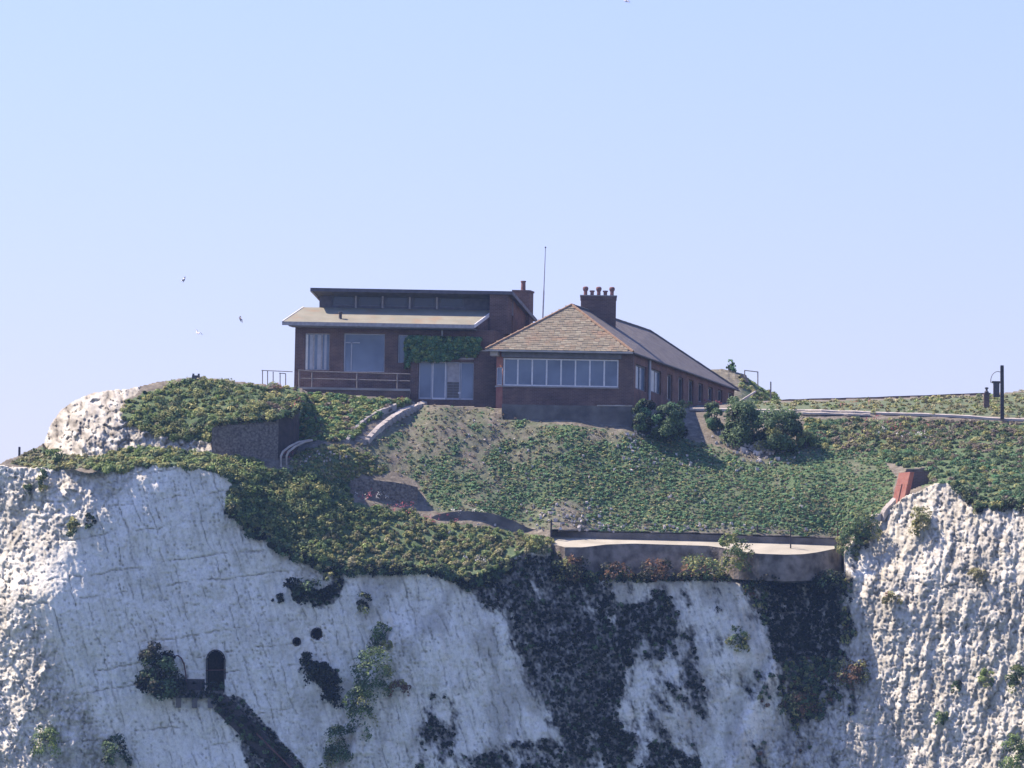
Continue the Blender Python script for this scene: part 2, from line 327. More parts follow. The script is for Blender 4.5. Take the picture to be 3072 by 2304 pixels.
G_PTS = [(640, 842, -1.2), (760, 850, -1.3), (886, 864, -1.1), (900, 873, -1.1), (1050, 879, -1.0), (1130, 885, -0.7), (1250, 890, -0.8), (1360, 900, -0.9), (1130, 910, -2.2), (1250, 914, -2.3), (1360, 930, -2.5),
         (1000, 884, -1.6), (920, 880, -1.6), (1060, 890, -1.6),
         (645, 900, -3.6), (640, 955, -5.8), (760, 955, -5.4), (830, 900, -2.9), (850, 925, -3.4), (700, 900, -3.4), (750, 880, -2.2),
         (620, 990, -8.7), (680, 960, -6.8), (760, 1000, -6.9), (755, 1035, -7.6), (840, 980, -5.2), (900, 1045, -6.9), (910, 1090, -8.4),
         (600, 1035, -10.4), (500, 1010, -10.8), (650, 1120, -11.7), (740, 1200, -12.9), (600, 1165, -12.4), (830, 1110, -9.8), (900, 1130, -10.2), (900, 1215, -13), (1000, 1235, -13.2), (1050, 1170, -11.6), (1150, 1190, -12.4), (1180, 1150, -10.6), (760, 1110, -10.7), (700, 1060, -10.3), (1030, 1140, -10.5),
         (1000, 1000, -5.3), (1000, 1095, -8.7), (940, 1105, -9.0), (1140, 1140, -9.4), (1300, 1146, -9.4), (1500, 1150, -9.4), (1700, 1158, -9.4), (1820, 1163, -9.4), (1250, 1030, -6.0), (1500, 1050, -5.9), (1750, 1050, -6.2), (1100, 940, -3.2), (1300, 960, -3.6),
         (1400, 895, 0.4), (1440, 892, 1.6), (1440, 930, -0.7), (1490, 883, 2.5), (1560, 884.5, 2.5), (1620, 885.5, 2.5), (1700, 886.5, 2.5), (1780, 888, 2.5), (1850, 890, 2.5), (1940, 893, 2.5), (2060, 897, 2.5), (2160, 903, 2.5), (2260, 907, 2.5), (2380, 912, 2.5),
         (1520, 920, 0.5), (1600, 922, 0.5), (1680, 922, 0.5), (1760, 925, 0.4), (1850, 928, 0.2), (1960, 930, 0.0), (2080, 935, -0.2), (2212, 940, -0.6), (1500, 960, -1.6), (1600, 965, -1.7), (1700, 965, -1.6), (1800, 970, -1.9), (1900, 985, -3.4), (1900, 1060, -7.8), (1925, 1095, -9.8), (1850, 1145, -10), (2050, 990, -5), (2050, 1036, -10), (2212, 980, -4.5), (2212, 1020, -9), (2212, 1068, -15), (2380, 1040, -14),
         (-170, 1048, -6), (0, 1003, -9.3), (100, 990, -8.8), (60, 978, -7.6), (260, 975, -9.6), (450, 980, -9.8), (560, 995, -9.6), (260, 1005, -11.3), (450, 1005, -11.6), (120, 1008, -10.5)]
M_PTS = [(420, 815, -3), (280, 840, -4), (560, 830, -2.6), (650, 840, -2.6), (652, 882, -5.8), (200, 850, -4), (106, 922, -3.2), (104, 960, -4.0), (130, 970, -6.3), (150, 900, -5.2), (200, 930, -7.6), (200, 890, -6.3), (280, 900, -7.4), (300, 965, -8.8), (200, 980, -8.9), (400, 890, -6.6), (450, 950, -8.4), (460, 908, -7.6), (640, 908, -7.4), (625, 985, -8.2), (560, 872, -6.2), (500, 842, -4.2), (350, 930, -8.2)]
C_PTS = [(-170, 1045, -4), (-170, 1300, -5), (-170, 1659, -8), (0, 1010, -9.4), (0, 1200, -9.6), (0, 1400, -10.6), (0, 1659, -12.3), (130, 1012, -10.8), (250, 1030, -11.8), (190, 1100, -12.2), (100, 1200, -12.3), (60, 1290, -12.5), (130, 1480, -13.1), (250, 1600, -13.7),
         (350, 1010, -12.1), (490, 1010, -12.2), (300, 1200, -12.8), (500, 1110, -12.5), (400, 1400, -13.4), (400, 1659, -14.2), (700, 1230, -13.2), (620, 1180, -12.8), (700, 1500, -14), (700, 1659, -14.4), (1000, 1260, -13.5), (900, 1500, -14.1), (1000, 1659, -14.6), (1100, 1215, -12.9), (1200, 1250, -12.5), (1200, 1500, -13.8), (1300, 1659, -14.4), (1500, 1260, -12.3), (1500, 1500, -13.6), (1550, 1659, -14.2),
         (1620, 1270, -12.2), (1650, 1400, -13.2), (1740, 1280, -11.2), (1740, 1400, -12.1), (1700, 1530, -13.2), (1680, 1659, -14.6), (1830, 1260, -12.2), (1850, 1160, -11.2), (1910, 1110, -11.2), (1960, 1072, -12), (1900, 1300, -13.9), (1860, 1400, -13.6), (1900, 1500, -15.2), (1900, 1659, -16.4), (2050, 1045, -13.5), (2050, 1200, -15.7), (2050, 1400, -16.8), (2050, 1659, -18.5), (2212, 1080, -17), (2212, 1300, -18.9), (2212, 1500, -20), (2212, 1659, -21.2), (2380, 1080, -21), (2380, 1659, -25),
         (400, 2100, -17.5), (1200, 2100, -17.5), (1700, 2100, -18), (-170, 2100, -12), (2380, 2100, -29)]
CREST = [(-170, 1050), (0, 1006), (60, 1010), (130, 1010), (190, 1025), (260, 1008), (330, 998), (430, 1006), (500, 1026), (500, 1100), (545, 1135), (610, 1172), (700, 1212), (760, 1218), (900, 1220), (960, 1225), (1010, 1248), (1060, 1235), (1100, 1200), (1170, 1178), (1192, 1190), (1195, 1238), (1440, 1241), (1600, 1236), (1620, 1243), (1808, 1240), (1818, 1200), (1850, 1152), (1905, 1110), (1960, 1068), (2050, 1038), (2100, 1058), (2120, 1082), (2212, 1073), (2390, 1060)]
C_POLY = CREST + [(2390, 3000), (-175, 3000)]
M_POLY = [(96, 985), (90, 780), (655, 780), (656, 880), (642, 915), (634, 985), (600, 990), (450, 982), (330, 972), (240, 985), (180, 990)]
wu = U + 7 * fbm(U / 40, V / 40, 4) + 2 * fbm(U / 9, V / 9, 2); wv = V + 7 * fbm(U / 40 + 50, V / 40, 4) + 2 * fbm(U / 9 + 9, V / 9, 2)
band = (U > 1190) & (U < 1822) & (V > np.interp(U, [1190, 1300, 1500, 1700, 1822], [1146, 1149, 1153, 1160, 1165])) & (V < 1238)
inC = inpoly(wu, wv, C_POLY) & ~band
inM = inpoly(wu * 0.5 + U * 0.5, wv * 0.5 + V * 0.5, M_POLY) & ~inC
YG = rbf(G_PTS, U, V); YM = rbf(M_PTS, U, V); YC = rbf(C_PTS, U, np.minimum(V, 2300))
def crev(x, y, seed=0):
    xi = np.floor(x).astype(int); yi = np.floor(y).astype(int); f1 = np.full(x.shape, 9.0); f2 = np.full(x.shape, 9.0)
    for i in (-1, 0, 1):
        for j in (-1, 0, 1):
            h = _h(xi + i + seed * 31, yi + j + seed * 57); h2 = _perm[(h + 271) & 1023]
            d = np.sqrt((x - (xi + i + 0.15 + 0.7 * h / 1023)) ** 2 + (y - (yi + j + 0.15 + 0.7 * h2 / 1023)) ** 2)
            f2 = np.where(d < f1, f1, np.minimum(f2, d)); f1 = np.minimum(f1, d)
    return np.clip(1 - (f2 - f1) / 0.16, 0, 1)
# ---- chalk relief (metres, negative = towards the sea)
px = U / 41; pz = V / 41
litL = smooth(-(U - np.interp(V, [1000, 1100, 1200, 1290, 1480, 1660, 2400], [330, 215, 105, 60, 150, 290, 300])) + 25 * fbm(U / 60, V / 60, 4), -25, 30)
rightC = smooth(U - np.interp(V, [1040, 1150, 1250, 1400, 1550, 1660, 2400], [1850, 1850, 1850, 1800, 1680, 1620, 1600]) + 30 * fbm(U / 50 + 7, V / 50, 4), -40, 40)
spur_x = np.interp(V, [1300, 1360, 1450, 1560, 1660, 2400], [850, 838, 805, 770, 735, 600])
spur = smooth(U - spur_x + 10 * fbm(U / 25, V / 25, 3), -10, 14) * np.exp(-np.clip(U - spur_x, 0, None) / 170) * smooth(V, 1290, 1400)
rough = np.clip(litL + rightC + 0.45 * np.exp(-((U - spur_x - 25) / 40) ** 2) * smooth(V, 1330, 1420), 0, 1)
spur2_x = np.interp(V, [1380, 1480, 1560, 1660, 2400], [1690, 1640, 1600, 1570, 1500])
spur2 = smooth(U - spur2_x + 12 * fbm(U / 25 + 40, V / 25, 3), -14, 16) * np.exp(-np.clip(U - spur2_x, 0, None) / 70) * smooth(V, 1380, 1470)
relief = 0.30 * fbm(px / 3.2, pz / 3.2, 5) + 0.05 * fbm(px * 2.2, pz * 2.2, 4)
blocks = 0.24 * facets(px / 1.1 + 0.4 * fbm(px, pz, 3), pz / 1.0 + 0.4 * fbm(px + 9, pz, 3), 1, 1.2) + 0.11 * facets(px / 0.45 + 0.3 * fbm(px * 2, pz * 2, 3), pz / 0.42 + 0.3 * fbm(px * 2 + 5, pz * 2, 2), 2, 1.3) + 0.12 * facets(px / 0.2 + 0.6 * fbm(px * 4, pz * 4, 3), pz / 0.27 + 0.6 * fbm(px * 4 + 3, pz * 4, 3), 3, 1.6)
rill = 0.5 * (1 - np.abs(fbm(px / 0.9 + 0.15 * pz + 0.35 * fbm(px, pz, 3), pz / 5.0, 4)) * 2.4)
cva = px / 0.62 + 0.5 * fbm(px * 1.3, pz * 1.3, 4); cvb = pz / 0.75 + 0.5 * fbm(px * 1.3 + 31, pz * 1.3, 4)
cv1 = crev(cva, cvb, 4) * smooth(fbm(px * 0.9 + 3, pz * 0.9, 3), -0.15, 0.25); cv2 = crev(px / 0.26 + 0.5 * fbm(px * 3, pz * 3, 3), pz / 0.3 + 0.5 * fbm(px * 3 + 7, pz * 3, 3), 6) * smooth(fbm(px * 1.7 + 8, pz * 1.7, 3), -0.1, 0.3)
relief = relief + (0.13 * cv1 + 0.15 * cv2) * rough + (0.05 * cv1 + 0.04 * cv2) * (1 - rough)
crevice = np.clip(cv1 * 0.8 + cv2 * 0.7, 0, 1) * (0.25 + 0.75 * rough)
amp = 0.35 + 1.0 * smooth(fbm(px / 1.4 + 21, pz / 1.8, 4), -0.25, 0.3)
rugged = 0.34 * fbm(px * 0.9 + 0.25 * pz, pz * 0.42, 7, 0.62) + 0.13 * (1 - 2.2 * np.abs(fbm(px * 2.2 + 0.3 * pz + 7, pz * 0.9, 5, 0.6)))
relief = relief + rough * (rugged + 0.06 * fbm(px * 5, pz * 4, 3)) + blocks * (0.13 + (0.40 - 0.22 * rightC) * rough * amp) + rill * (0.55 * rightC) + 0.16 * litL * fbm(px * 1.6, pz * 1.6, 5)
relief = relief - 0.9 * spur - 0.8 * spur2
# stair-like strata that catch the sun on the broken faces
# joints and bedding planes on the smooth face
def cracks(q, w, seed, dens):
    k = np.floor(q).astype(int); j = (_perm[(k + seed) & 1023] / 1023 - 0.5) * 0.5; d = np.abs(q - k - 0.5 - j) * w
    return np.clip(1 - d / 1.9, 0, 1), (_perm[(k * 7 + seed) & 1023] / 1023) < dens
face = (1 - rough) * smooth(U, -50, 60) * (1 - smooth(U, 1250, 1500))
q1 = (U - 0.30 * V + 14 * fbm(U / 90, V / 90, 3) + 4 * fbm(U / 14, V / 14, 3)) / 27
c1, k1 = cracks(q1, 27, 5, 0.8); c1 = c1 * k1 * smooth(fbm(U / 18 + 3, V / 60, 4), -0.14, 0.08)
q2 = (V + 0.14 * U + 12 * fbm(U / 120, V / 90, 3) + 4 * fbm(U / 14, V / 14, 3)) / 50
c2, k2 = cracks(q2, 55, 77, 0.75); c2 = c2 * k2 * smooth(fbm(U / 60 + 13, V / 24, 4), -0.08, 0.12) * (1 - smooth(U, 560, 700))
crack = np.maximum(c1 * 0.8, c2) * face
obl = (U - 0.30 * V); flute = fbm(obl / 15, V / 190, 4); flute2 = fbm(obl / 6 + 9, V / 110, 3)
faceall = (1 - rough) * smooth(U, -50, 60)
relief = relief + (0.16 * flute + 0.06 * flute2) * faceall * (0.55 + 0.6 * smooth(U, 700, 850))
# small pits
xi_ = np.floor(U / 8.5).astype(int); yi_ = np.floor(V / 8.5).astype(int); hh = _h(xi_, yi_); h2_ = _perm[(hh + 99) & 1023]; h3_ = _perm[(hh + 411) & 1023]
pit = (np.hypot(U - (xi_ + 0.25 + 0.5 * hh / 1023) * 8.5, (V - (yi_ + 0.25 + 0.5 * h2_ / 1023) * 8.5) * 0.8) < 1.3 + 1.5 * (h2_ / 1023)) & (h3_ < 300)
pit = pit * (0.4 + 0.6 * smooth(fbm(U / 60 + 5, V / 60, 3), -0.2, 0.2)); relief = relief + 0.07 * pit
relief = relief + 0.13 * crack
tiltsheet = ((q1 - np.floor(q1)) - 0.5) * 0.035 * face; relief = relief - tiltsheet
YC = YC + relief + (1 - face) * 0.0
# ledge-like overhang below turf
soilb = 0.16 * fbm(px / 1.6, pz / 1.6, 5) + 0.05 * fbm(px * 3, pz * 3, 4)
mchalk = (inpoly(wu, wv, [(80, 1000), (80, 780), (330, 780), (300, 845), (262, 870), (262, 905), (300, 925), (380, 948), (460, 955), (460, 990), (180, 995)])) & inM
YM = YM + np.where(mchalk, 1.0 * blocks + 0.25 * cv1 + 0.1 * cv2 + 0.35 * fbm(px / 1.5, pz / 1.5, 5), soilb * 1.5)
vk = np.interp(U, [1440, 1490, 1700, 1940, 2060, 2160, 2380], [890, 883, 886.5, 893, 897, 903, 912]); vsk_ = np.interp(U, SKYL[:, 0], SKYL[:, 1])
plat = (U > 1440) & (V < vk); YG = np.where(plat, 2.5 + np.clip((vk - V) / np.maximum(vk - vsk_, 4), 0, 1.5) * np.interp(U, [1440, 1500, 1600], [2.0, 6.5, 13.5]), YG)
YG = YG + soilb * np.where(plat, 0.5, 1)
Yd = np.where(inC, YC, np.where(inM, YM, YG))
Yd = np.where(band | ((U > 1192) & (U < 1822) & (V > 1200) & (V < 1270) & ~inC), -9.0, Yd)
# carved openings
ARCH = [(447, 1494), (447, 1430), (450, 1415), (457, 1408), (466, 1405), (475, 1408), (482, 1415), (485, 1430), (485, 1494)]
Yd = np.where(inpoly(U, V, ARCH), -8.5, Yd)
for (hx, hy, hr) in ((685, 1370, 11.5), (641, 1386, 7.5)): Yd = np.where((U - hx) ** 2 + (V - hy) ** 2 < hr * hr, Yd + 1.6, Yd)
SHEL = [(1950, 1066), (1956, 1012), (2006, 1010), (2010, 1044), (1985, 1052)]
Yd = np.where(inpoly(U, V, SHEL), -7.3, Yd)
Yd = np.where((U > 1086) & (U < 1368) & (V < 905), np.maximum(Yd, -0.85), Yd)
Yd = np.where((U > 1575) & (U < 1828) & (V < 1275) & inC, np.maximum(Yd, np.interp(V, [1235, 1252, 1276], [-11.5, -11.6, -13.5])), Yd)
# plateau behind every skyline
P = atv(U, V, Yd)
above = V < vsky[None, :]
fi = (~above).argmax(0); colI = np.arange(len(us))
P0 = P[fi, colI]
nab = np.clip(fi[None, :] - np.arange(len(vlist))[:, None], 0, None)
P = np.where(above[..., None], P0[None] + np.stack([nab * 0.0, nab * 0.9, -0.012 * nab], -1), P)
# normals
du = np.gradient(P, axis=1); dv = np.gradient(P, axis=0); Nn = np.cross(du, -dv); Nn /= np.linalg.norm(Nn, axis=2, keepdims=True) + 1e-9
Nn = np.where((Nn[..., 1:2] > 0.05), -Nn, Nn)
def gidx(dx, dy):
    return np.clip(np.searchsorted(vlist, dy), 0, len(vlist) - 1), np.clip(np.round((dx - us[0]) / STEP).astype(int) if isinstance(dx, np.ndarray) else int(round((dx - us[0]) / STEP)), 0, len(us) - 1)
def ground(dx, dy):
    j, i = gidx(dx, dy); return P[j, i].copy()

# ---------------------------------------------------------------- vegetation zones (polygons on the survey grid)
Z = {}
Z['slope'] = [(905, 876), (1060, 884), (1130, 908), (1370, 932), (1470, 945), (1640, 990), (1740, 962), (1900, 985), (1935, 1030), (1925, 1095), (1845, 1160), (1500, 1150), (1140, 1142), (1060, 1106), (935, 1104), (900, 1040), (770, 985), (770, 960), (830, 930), (880, 890)]
Z['scrub'] = [(470, 1005), (590, 1012), (640, 1018), (750, 1050), (765, 1085), (890, 1108), (940, 1130), (1060, 1140), (1150, 1156), (1192, 1162), (1185, 1190), (1100, 1205), (1060, 1245), (1010, 1262), (965, 1232), (900, 1226), (760, 1226), (700, 1222), (600, 1180), (540, 1140), (492, 1100), (500, 1040), (470, 1020)]
Z['crest'] = [(180, 1012), (200, 992), (260, 975), (330, 965), (450, 982), (560, 992), (570, 1008), (510, 1035), (430, 1012), (330, 1004), (260, 1014)]
Z['mound'] = [(262, 905), (270, 868), (310, 848), (420, 820), (560, 832), (648, 838), (652, 880), (604, 908), (472, 912), (455, 955), (380, 948), (300, 925)]
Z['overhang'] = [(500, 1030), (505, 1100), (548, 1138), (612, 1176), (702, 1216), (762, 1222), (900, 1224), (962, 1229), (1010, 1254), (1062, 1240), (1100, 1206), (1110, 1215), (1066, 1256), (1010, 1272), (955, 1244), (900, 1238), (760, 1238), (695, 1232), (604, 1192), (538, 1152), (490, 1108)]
Z['overhang_right'] = [(2050, 1040), (2100, 1060), (2122, 1086), (2212, 1080), (2380, 1068), (2380, 1090), (2212, 1102), (2115, 1105), (2085, 1075)]
Z['bank'] = [(648, 850), (884, 866), (830, 890), (790, 915), (758, 950), (640, 955), (646, 900)]
Z['knoll'] = [(622, 1008), (642, 976), (700, 960), (752, 962), (800, 985), (840, 1020), (770, 1032), (752, 1048), (700, 1048)]
Z['right'] = [(1735, 960), (1740, 905), (1900, 905), (2212, 912), (2384, 918), (2384, 1075), (2212, 1082), (2120, 1092), (2095, 1060), (2050, 1042), (1990, 1052), (2006, 1010), (1950, 1010), (1925, 1000), (1880, 985), (1800, 975)]
Z['plateau'] = [(1600, 872), (1720, 868), (1920, 864), (2130, 856), (2212, 848), (2384, 834), (2384, 900), (2212, 902), (1900, 893), (1740, 888), (1600, 884)]
Z['ledge'] = [(20, 1000), (50, 985), (95, 965), (130, 985), (250, 985), (200, 1010), (120, 1016), (60, 1008)]
Z['ivy'] = [(985, 1240), (1060, 1236), (1110, 1200), (1200, 1185), (1260, 1215), (1300, 1250), (1330, 1290), (1380, 1300), (1400, 1262), (1445, 1268), (1475, 1320), (1470, 1420), (1400, 1425), (1350, 1440), (1345, 1560), (1370, 1620), (1300, 1640), (1215, 1600), (1165, 1520), (1120, 1420), (1075, 1320), (1010, 1290)]
Z['ivy_low'] = [(925, 1480), (965, 1490), (975, 1570), (1030, 1630), (1090, 1590), (1180, 1590), (1240, 1560), (1340, 1560), (1470, 1600), (1560, 1640), (1580, 1700), (890, 1700)]
Z['gully'] = [(1590, 1240), (1640, 1245), (1830, 1240), (1838, 1200), (1852, 1160), (1905, 1118), (1900, 1140), (1858, 1215), (1845, 1300), (1850, 1400), (1800, 1470), (1850, 1500), (1740, 1565), (1690, 1540), (1670, 1430), (1640, 1350), (1600, 1290)]
Z['dirt_a'] = [(1200, 1245), (1560, 1250), (1600, 1400), (1560, 1700), (1330, 1700), (1340, 1450), (1280, 1300)]
Z['dirt_b'] = [(1580, 1440), (1900, 1420), (1860, 1560), (1800, 1700), (1640, 1700)]
Z['dirt_c'] = [(605, 1255), (700, 1270), (745, 1245), (740, 1290), (690, 1315), (630, 1290)]
Z['dirt_d'] = [(650, 1405), (668, 1425), (735, 1445), (740, 1500), (735, 1525), (700, 1500), (665, 1460)]
Z['wall_foot'] = [(1192, 1236), (1590, 1236), (1600, 1252), (1192, 1256)]
Z['stair_ivy'] = [(480, 1500), (520, 1500), (600, 1590), (680, 1680), (700, 1740), (560, 1740), (530, 1640), (520, 1580)]
mask = np.zeros(U.shape + (3,))
n_soft = fbm(U / 14, V / 14, 4)
chalk = np.where(inC | mchalk, 1.0, 0.0)
def softzone(poly, sig, n=14):
    f = np.zeros(U.shape); rs_g = np.random.default_rng(3)
    for _ in range(n): f += inpoly(wu + rs_g.normal() * sig, wv + rs_g.normal() * sig, poly)
    return f / n
obq = U - 0.25 * V
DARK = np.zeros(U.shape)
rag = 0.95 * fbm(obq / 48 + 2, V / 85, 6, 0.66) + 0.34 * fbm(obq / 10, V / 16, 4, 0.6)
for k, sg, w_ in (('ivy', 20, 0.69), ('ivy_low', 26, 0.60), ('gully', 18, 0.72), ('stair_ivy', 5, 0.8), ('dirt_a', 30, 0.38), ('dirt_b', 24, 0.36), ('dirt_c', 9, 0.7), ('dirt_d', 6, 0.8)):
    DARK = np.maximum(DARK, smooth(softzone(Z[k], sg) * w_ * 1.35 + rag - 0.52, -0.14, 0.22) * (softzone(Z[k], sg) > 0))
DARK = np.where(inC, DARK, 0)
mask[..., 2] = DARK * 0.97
wash = smooth(fbm(U / 70 + 11, V / 120, 5) + 0.12 * smooth(U, 900, 1150) - 0.1 * smooth(U, 1700, 1800), -0.02, 0.3) * (1 - rough) * smooth(U, 300, 900); chalk = chalk * (1 - 0.38 * wash)
stn = smooth(-np.abs(V - 1248) + 22 * fbm(U / 18, V / 30, 4) + 14, 0, 16) * (U > 1190) * (U < 1840); chalk = chalk * (1 - 0.75 * stn)
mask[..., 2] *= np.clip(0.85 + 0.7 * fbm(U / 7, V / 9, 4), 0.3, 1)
for k in ('scrub', 'crest', 'mound', 'right', 'knoll', 'bank'):
    z = inpoly(wu, wv, Z[k]); chalk = np.where(z, 0, chalk); mask[..., 1] = np.where(z, 0.9, mask[..., 1])
mask[..., 1] = np.where(inpoly(U, V, Z['plateau']), 0.7, mask[..., 1])
cover = fbm(U / 55 + 2, V / 45, 5) * 1.1 + smooth(U, 1000, 1350) * 0.35 + smooth(V, 930, 1080) * 0.2 - 0.08 - 0.22 * (1 - smooth(U, 1050, 1300)) * (1 - smooth(V, 960, 1060))
cover -= 0.9 * np.exp(-((U - 1230) / 60) ** 2 - ((V - 1110) / 28) ** 2) + 0.7 * np.exp(-((U - 1640) / 70) ** 2 - ((V - 975) / 26) ** 2) + 0.6 * np.exp(-((U - 1330) / 50) ** 2 - ((V - 940) / 25) ** 2) + 0.5 * np.exp(-((V - np.interp(U, [1140, 1820], [1136, 1154])) / 10) ** 2)
inS = inpoly(wu, wv, Z['slope'])
mask[..., 1] = np.where(inS, np.clip(0.62 + cover, 0, 0.92), mask[..., 1])
chalk = np.where(mchalk, chalk * np.clip(0.42 + 0.9 * fbm(U / 22, V / 22, 4) - 0.3 * cv1, 0.05, 0.9), chalk)
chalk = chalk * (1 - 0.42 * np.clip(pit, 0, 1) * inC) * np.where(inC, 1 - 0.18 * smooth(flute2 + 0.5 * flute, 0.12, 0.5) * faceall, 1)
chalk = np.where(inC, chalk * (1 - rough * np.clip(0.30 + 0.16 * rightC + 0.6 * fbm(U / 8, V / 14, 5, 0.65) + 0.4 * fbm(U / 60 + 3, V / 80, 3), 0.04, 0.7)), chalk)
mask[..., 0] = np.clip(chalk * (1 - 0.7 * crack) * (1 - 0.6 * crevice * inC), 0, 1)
# thin grass on the ledge
mask[..., 1] = np.where(inpoly(wu, wv, Z['ledge']), 0.8, mask[..., 1]); mask[..., 0] = np.where(inpoly(wu, wv, Z['ledge']), 0, mask[..., 0])
def sheet(name, sel, label=None):
    nr, nc = U.shape
    idx = np.arange(nr * nc).reshape(nr, nc)
    q = np.stack([idx[:-1, :-1], idx[1:, :-1], idx[1:, 1:], idx[:-1, 1:]], -1)[sel[:-1, :-1]]
    used = np.unique(q); remap = np.full(nr * nc, -1); remap[used] = np.arange(len(used)); q = remap[q]
    me = bpy.data.meshes.new(name); co = P.reshape(-1, 3)[used]
    me.vertices.add(len(used)); me.vertices.foreach_set('co', co.astype(np.float32).ravel())
    me.loops.add(q.size); me.loops.foreach_set('vertex_index', q.astype(np.int32).ravel())
    me.polygons.add(len(q)); me.polygons.foreach_set('loop_start', np.arange(0, q.size, 4, dtype=np.int32))
    me.update(calc_edges=True)
    at_ = me.color_attributes.new('mask', 'FLOAT_COLOR', 'POINT')
    mc = np.ones((len(used), 4), np.float32); mc[:, :3] = mask.reshape(-1, 3)[used]; at_.data.foreach_set('color', mc.ravel())
    me.materials.append(MATS['terrain']); o = bpy.data.objects.new(name, me); COL.objects.link(o); o['kind'] = 'structure'
    return o
keepC = inC & ~above
cliff = sheet('cliff', keepC); hill = sheet('hillside', ~keepC)
cliff['label'] = 'white chalk cliff with cracks, rubble and dark patches'; hill['label'] = 'grassy hillside and plateau above the chalk cliff'
# sea below the cliff
seo = mesh_obj('sea', [(-600, -600, -33), (600, -600, -33), (600, 60, -33), (-600, 60, -33)], [(0, 1, 2, 3)], 'sea'); seo['kind'] = 'structure'

# ================================================================ leaves
def leaf_mesh(name, C_, Nrm, size, colr, parent=None, elong=1.5, flat=0.5):
    """C_ centres (n,3), Nrm leaf normals (n,3), size (n,), colr (n,3)"""
    n = len(C_); a = RNG.normal(size=(n, 3)); t1 = np.cross(Nrm, a); t1 /= np.linalg.norm(t1, axis=1, keepdims=True) + 1e-9
    t2 = np.cross(Nrm, t1); s = size[:, None]
    v = np.stack([C_ - t1 * s * elong * 0.5, C_ + t2 * s * 0.5 - Nrm * s * 0.12, C_ + t1 * s * elong * 0.5, C_ - t2 * s * 0.5 - Nrm * s * 0.12], 1).reshape(-1, 3)
    org = ORG[parent] if parent is not None else Vector((float(v[:, 0].mean()), float(v[:, 1].mean()), float(v[:, 2].min())))
    me = bpy.data.meshes.new(name); me.vertices.add(4 * n); me.vertices.foreach_set('co', (v - np.array(org)).astype(np.float32).ravel())
    me.loops.add(4 * n); me.loops.foreach_set('vertex_index', np.arange(4 * n, dtype=np.int32)); me.polygons.add(n)
    me.polygons.foreach_set('loop_start', np.arange(0, 4 * n, 4, dtype=np.int32)); me.update(calc_edges=True)
    at_ = me.color_attributes.new('Col', 'FLOAT_COLOR', 'POINT'); cc = np.ones((n, 4, 4), np.float32); cc[..., :3] = colr[:, None, :]; at_.data.foreach_set('color', cc.ravel())
    me.materials.append(MATS['leaf']); o = bpy.data.objects.new(name, me); COL.objects.link(o); ORG[o] = org
    if parent is not None: o.parent = parent
    else: o.location = org
    return o
GREENS = {'fresh': [(0.12, 0.18, 0.055), (0.16, 0.215, 0.07), (0.09, 0.145, 0.048)], 'olive': [(0.17, 0.185, 0.065), (0.225, 0.225, 0.08), (0.12, 0.14, 0.052)], 'deep': [(0.052, 0.095, 0.042), (0.07, 0.12, 0.05), (0.042, 0.072, 0.034)],
          'cool': [(0.06, 0.155, 0.068), (0.09, 0.195, 0.085), (0.046, 0.12, 0.055)], 'dry': [(0.22, 0.215, 0.11), (0.29, 0.275, 0.145), (0.165, 0.16, 0.08)], 'rust': [(0.18, 0.10, 0.055), (0.14, 0.085, 0.05), (0.12, 0.075, 0.05)],
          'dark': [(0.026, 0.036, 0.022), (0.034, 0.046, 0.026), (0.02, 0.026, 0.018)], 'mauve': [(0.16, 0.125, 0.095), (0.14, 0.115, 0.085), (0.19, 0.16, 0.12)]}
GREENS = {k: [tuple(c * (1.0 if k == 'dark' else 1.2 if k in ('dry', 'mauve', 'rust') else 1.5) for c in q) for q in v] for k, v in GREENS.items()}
def clumps(C_, N_, rad, nleaf, lsize, pal, up=0.5, squash=0.7, lay=0.25):
    """leafy domes: centres, surface normals, radii; palette name per clump or one name"""
    m_ = len(C_); D = N_ + np.array((0, 0, up)); D /= np.linalg.norm(D, axis=1, keepdims=True)
    r_ = RNG.normal(size=(m_, nleaf, 3)); r_ /= np.linalg.norm(r_, axis=2, keepdims=True)
    dot = (r_ * D[:, None]).sum(2, keepdims=True); r_ = np.where(dot < -0.25, r_ - 2 * dot * D[:, None], r_)
    rr = rad[:, None, None] * (0.45 + 0.6 * RNG.random((m_, nleaf, 1)) ** 0.6)
    pos = C_[:, None] + r_ * rr * np.array((1, 1, squash))
    nn = 0.9 * r_ + 0.5 * RNG.normal(size=r_.shape) + lay * (D[:, None] + np.array((-0.3, 0, 0.5))); nn /= np.linalg.norm(nn, axis=2, keepdims=True)
    if isinstance(pal, str): pal = [pal] * m_
    base = np.array([GREENS[p_][int(RNG.integers(3))] for p_ in pal])
    col_ = base[:, None] * (0.75 + 0.5 * RNG.random((m_, nleaf, 1))) * (0.85 + 0.3 * RNG.random((m_, 1, 1)))
    sz = lsize * (0.6 + 0.8 * RNG.random((m_, nleaf)))
    return pos.reshape(-1, 3), nn.reshape(-1, 3), sz.ravel(), col_.reshape(-1, 3)
def join(parts): return [np.concatenate([p_[i] for p_ in parts]) for i in range(4)]
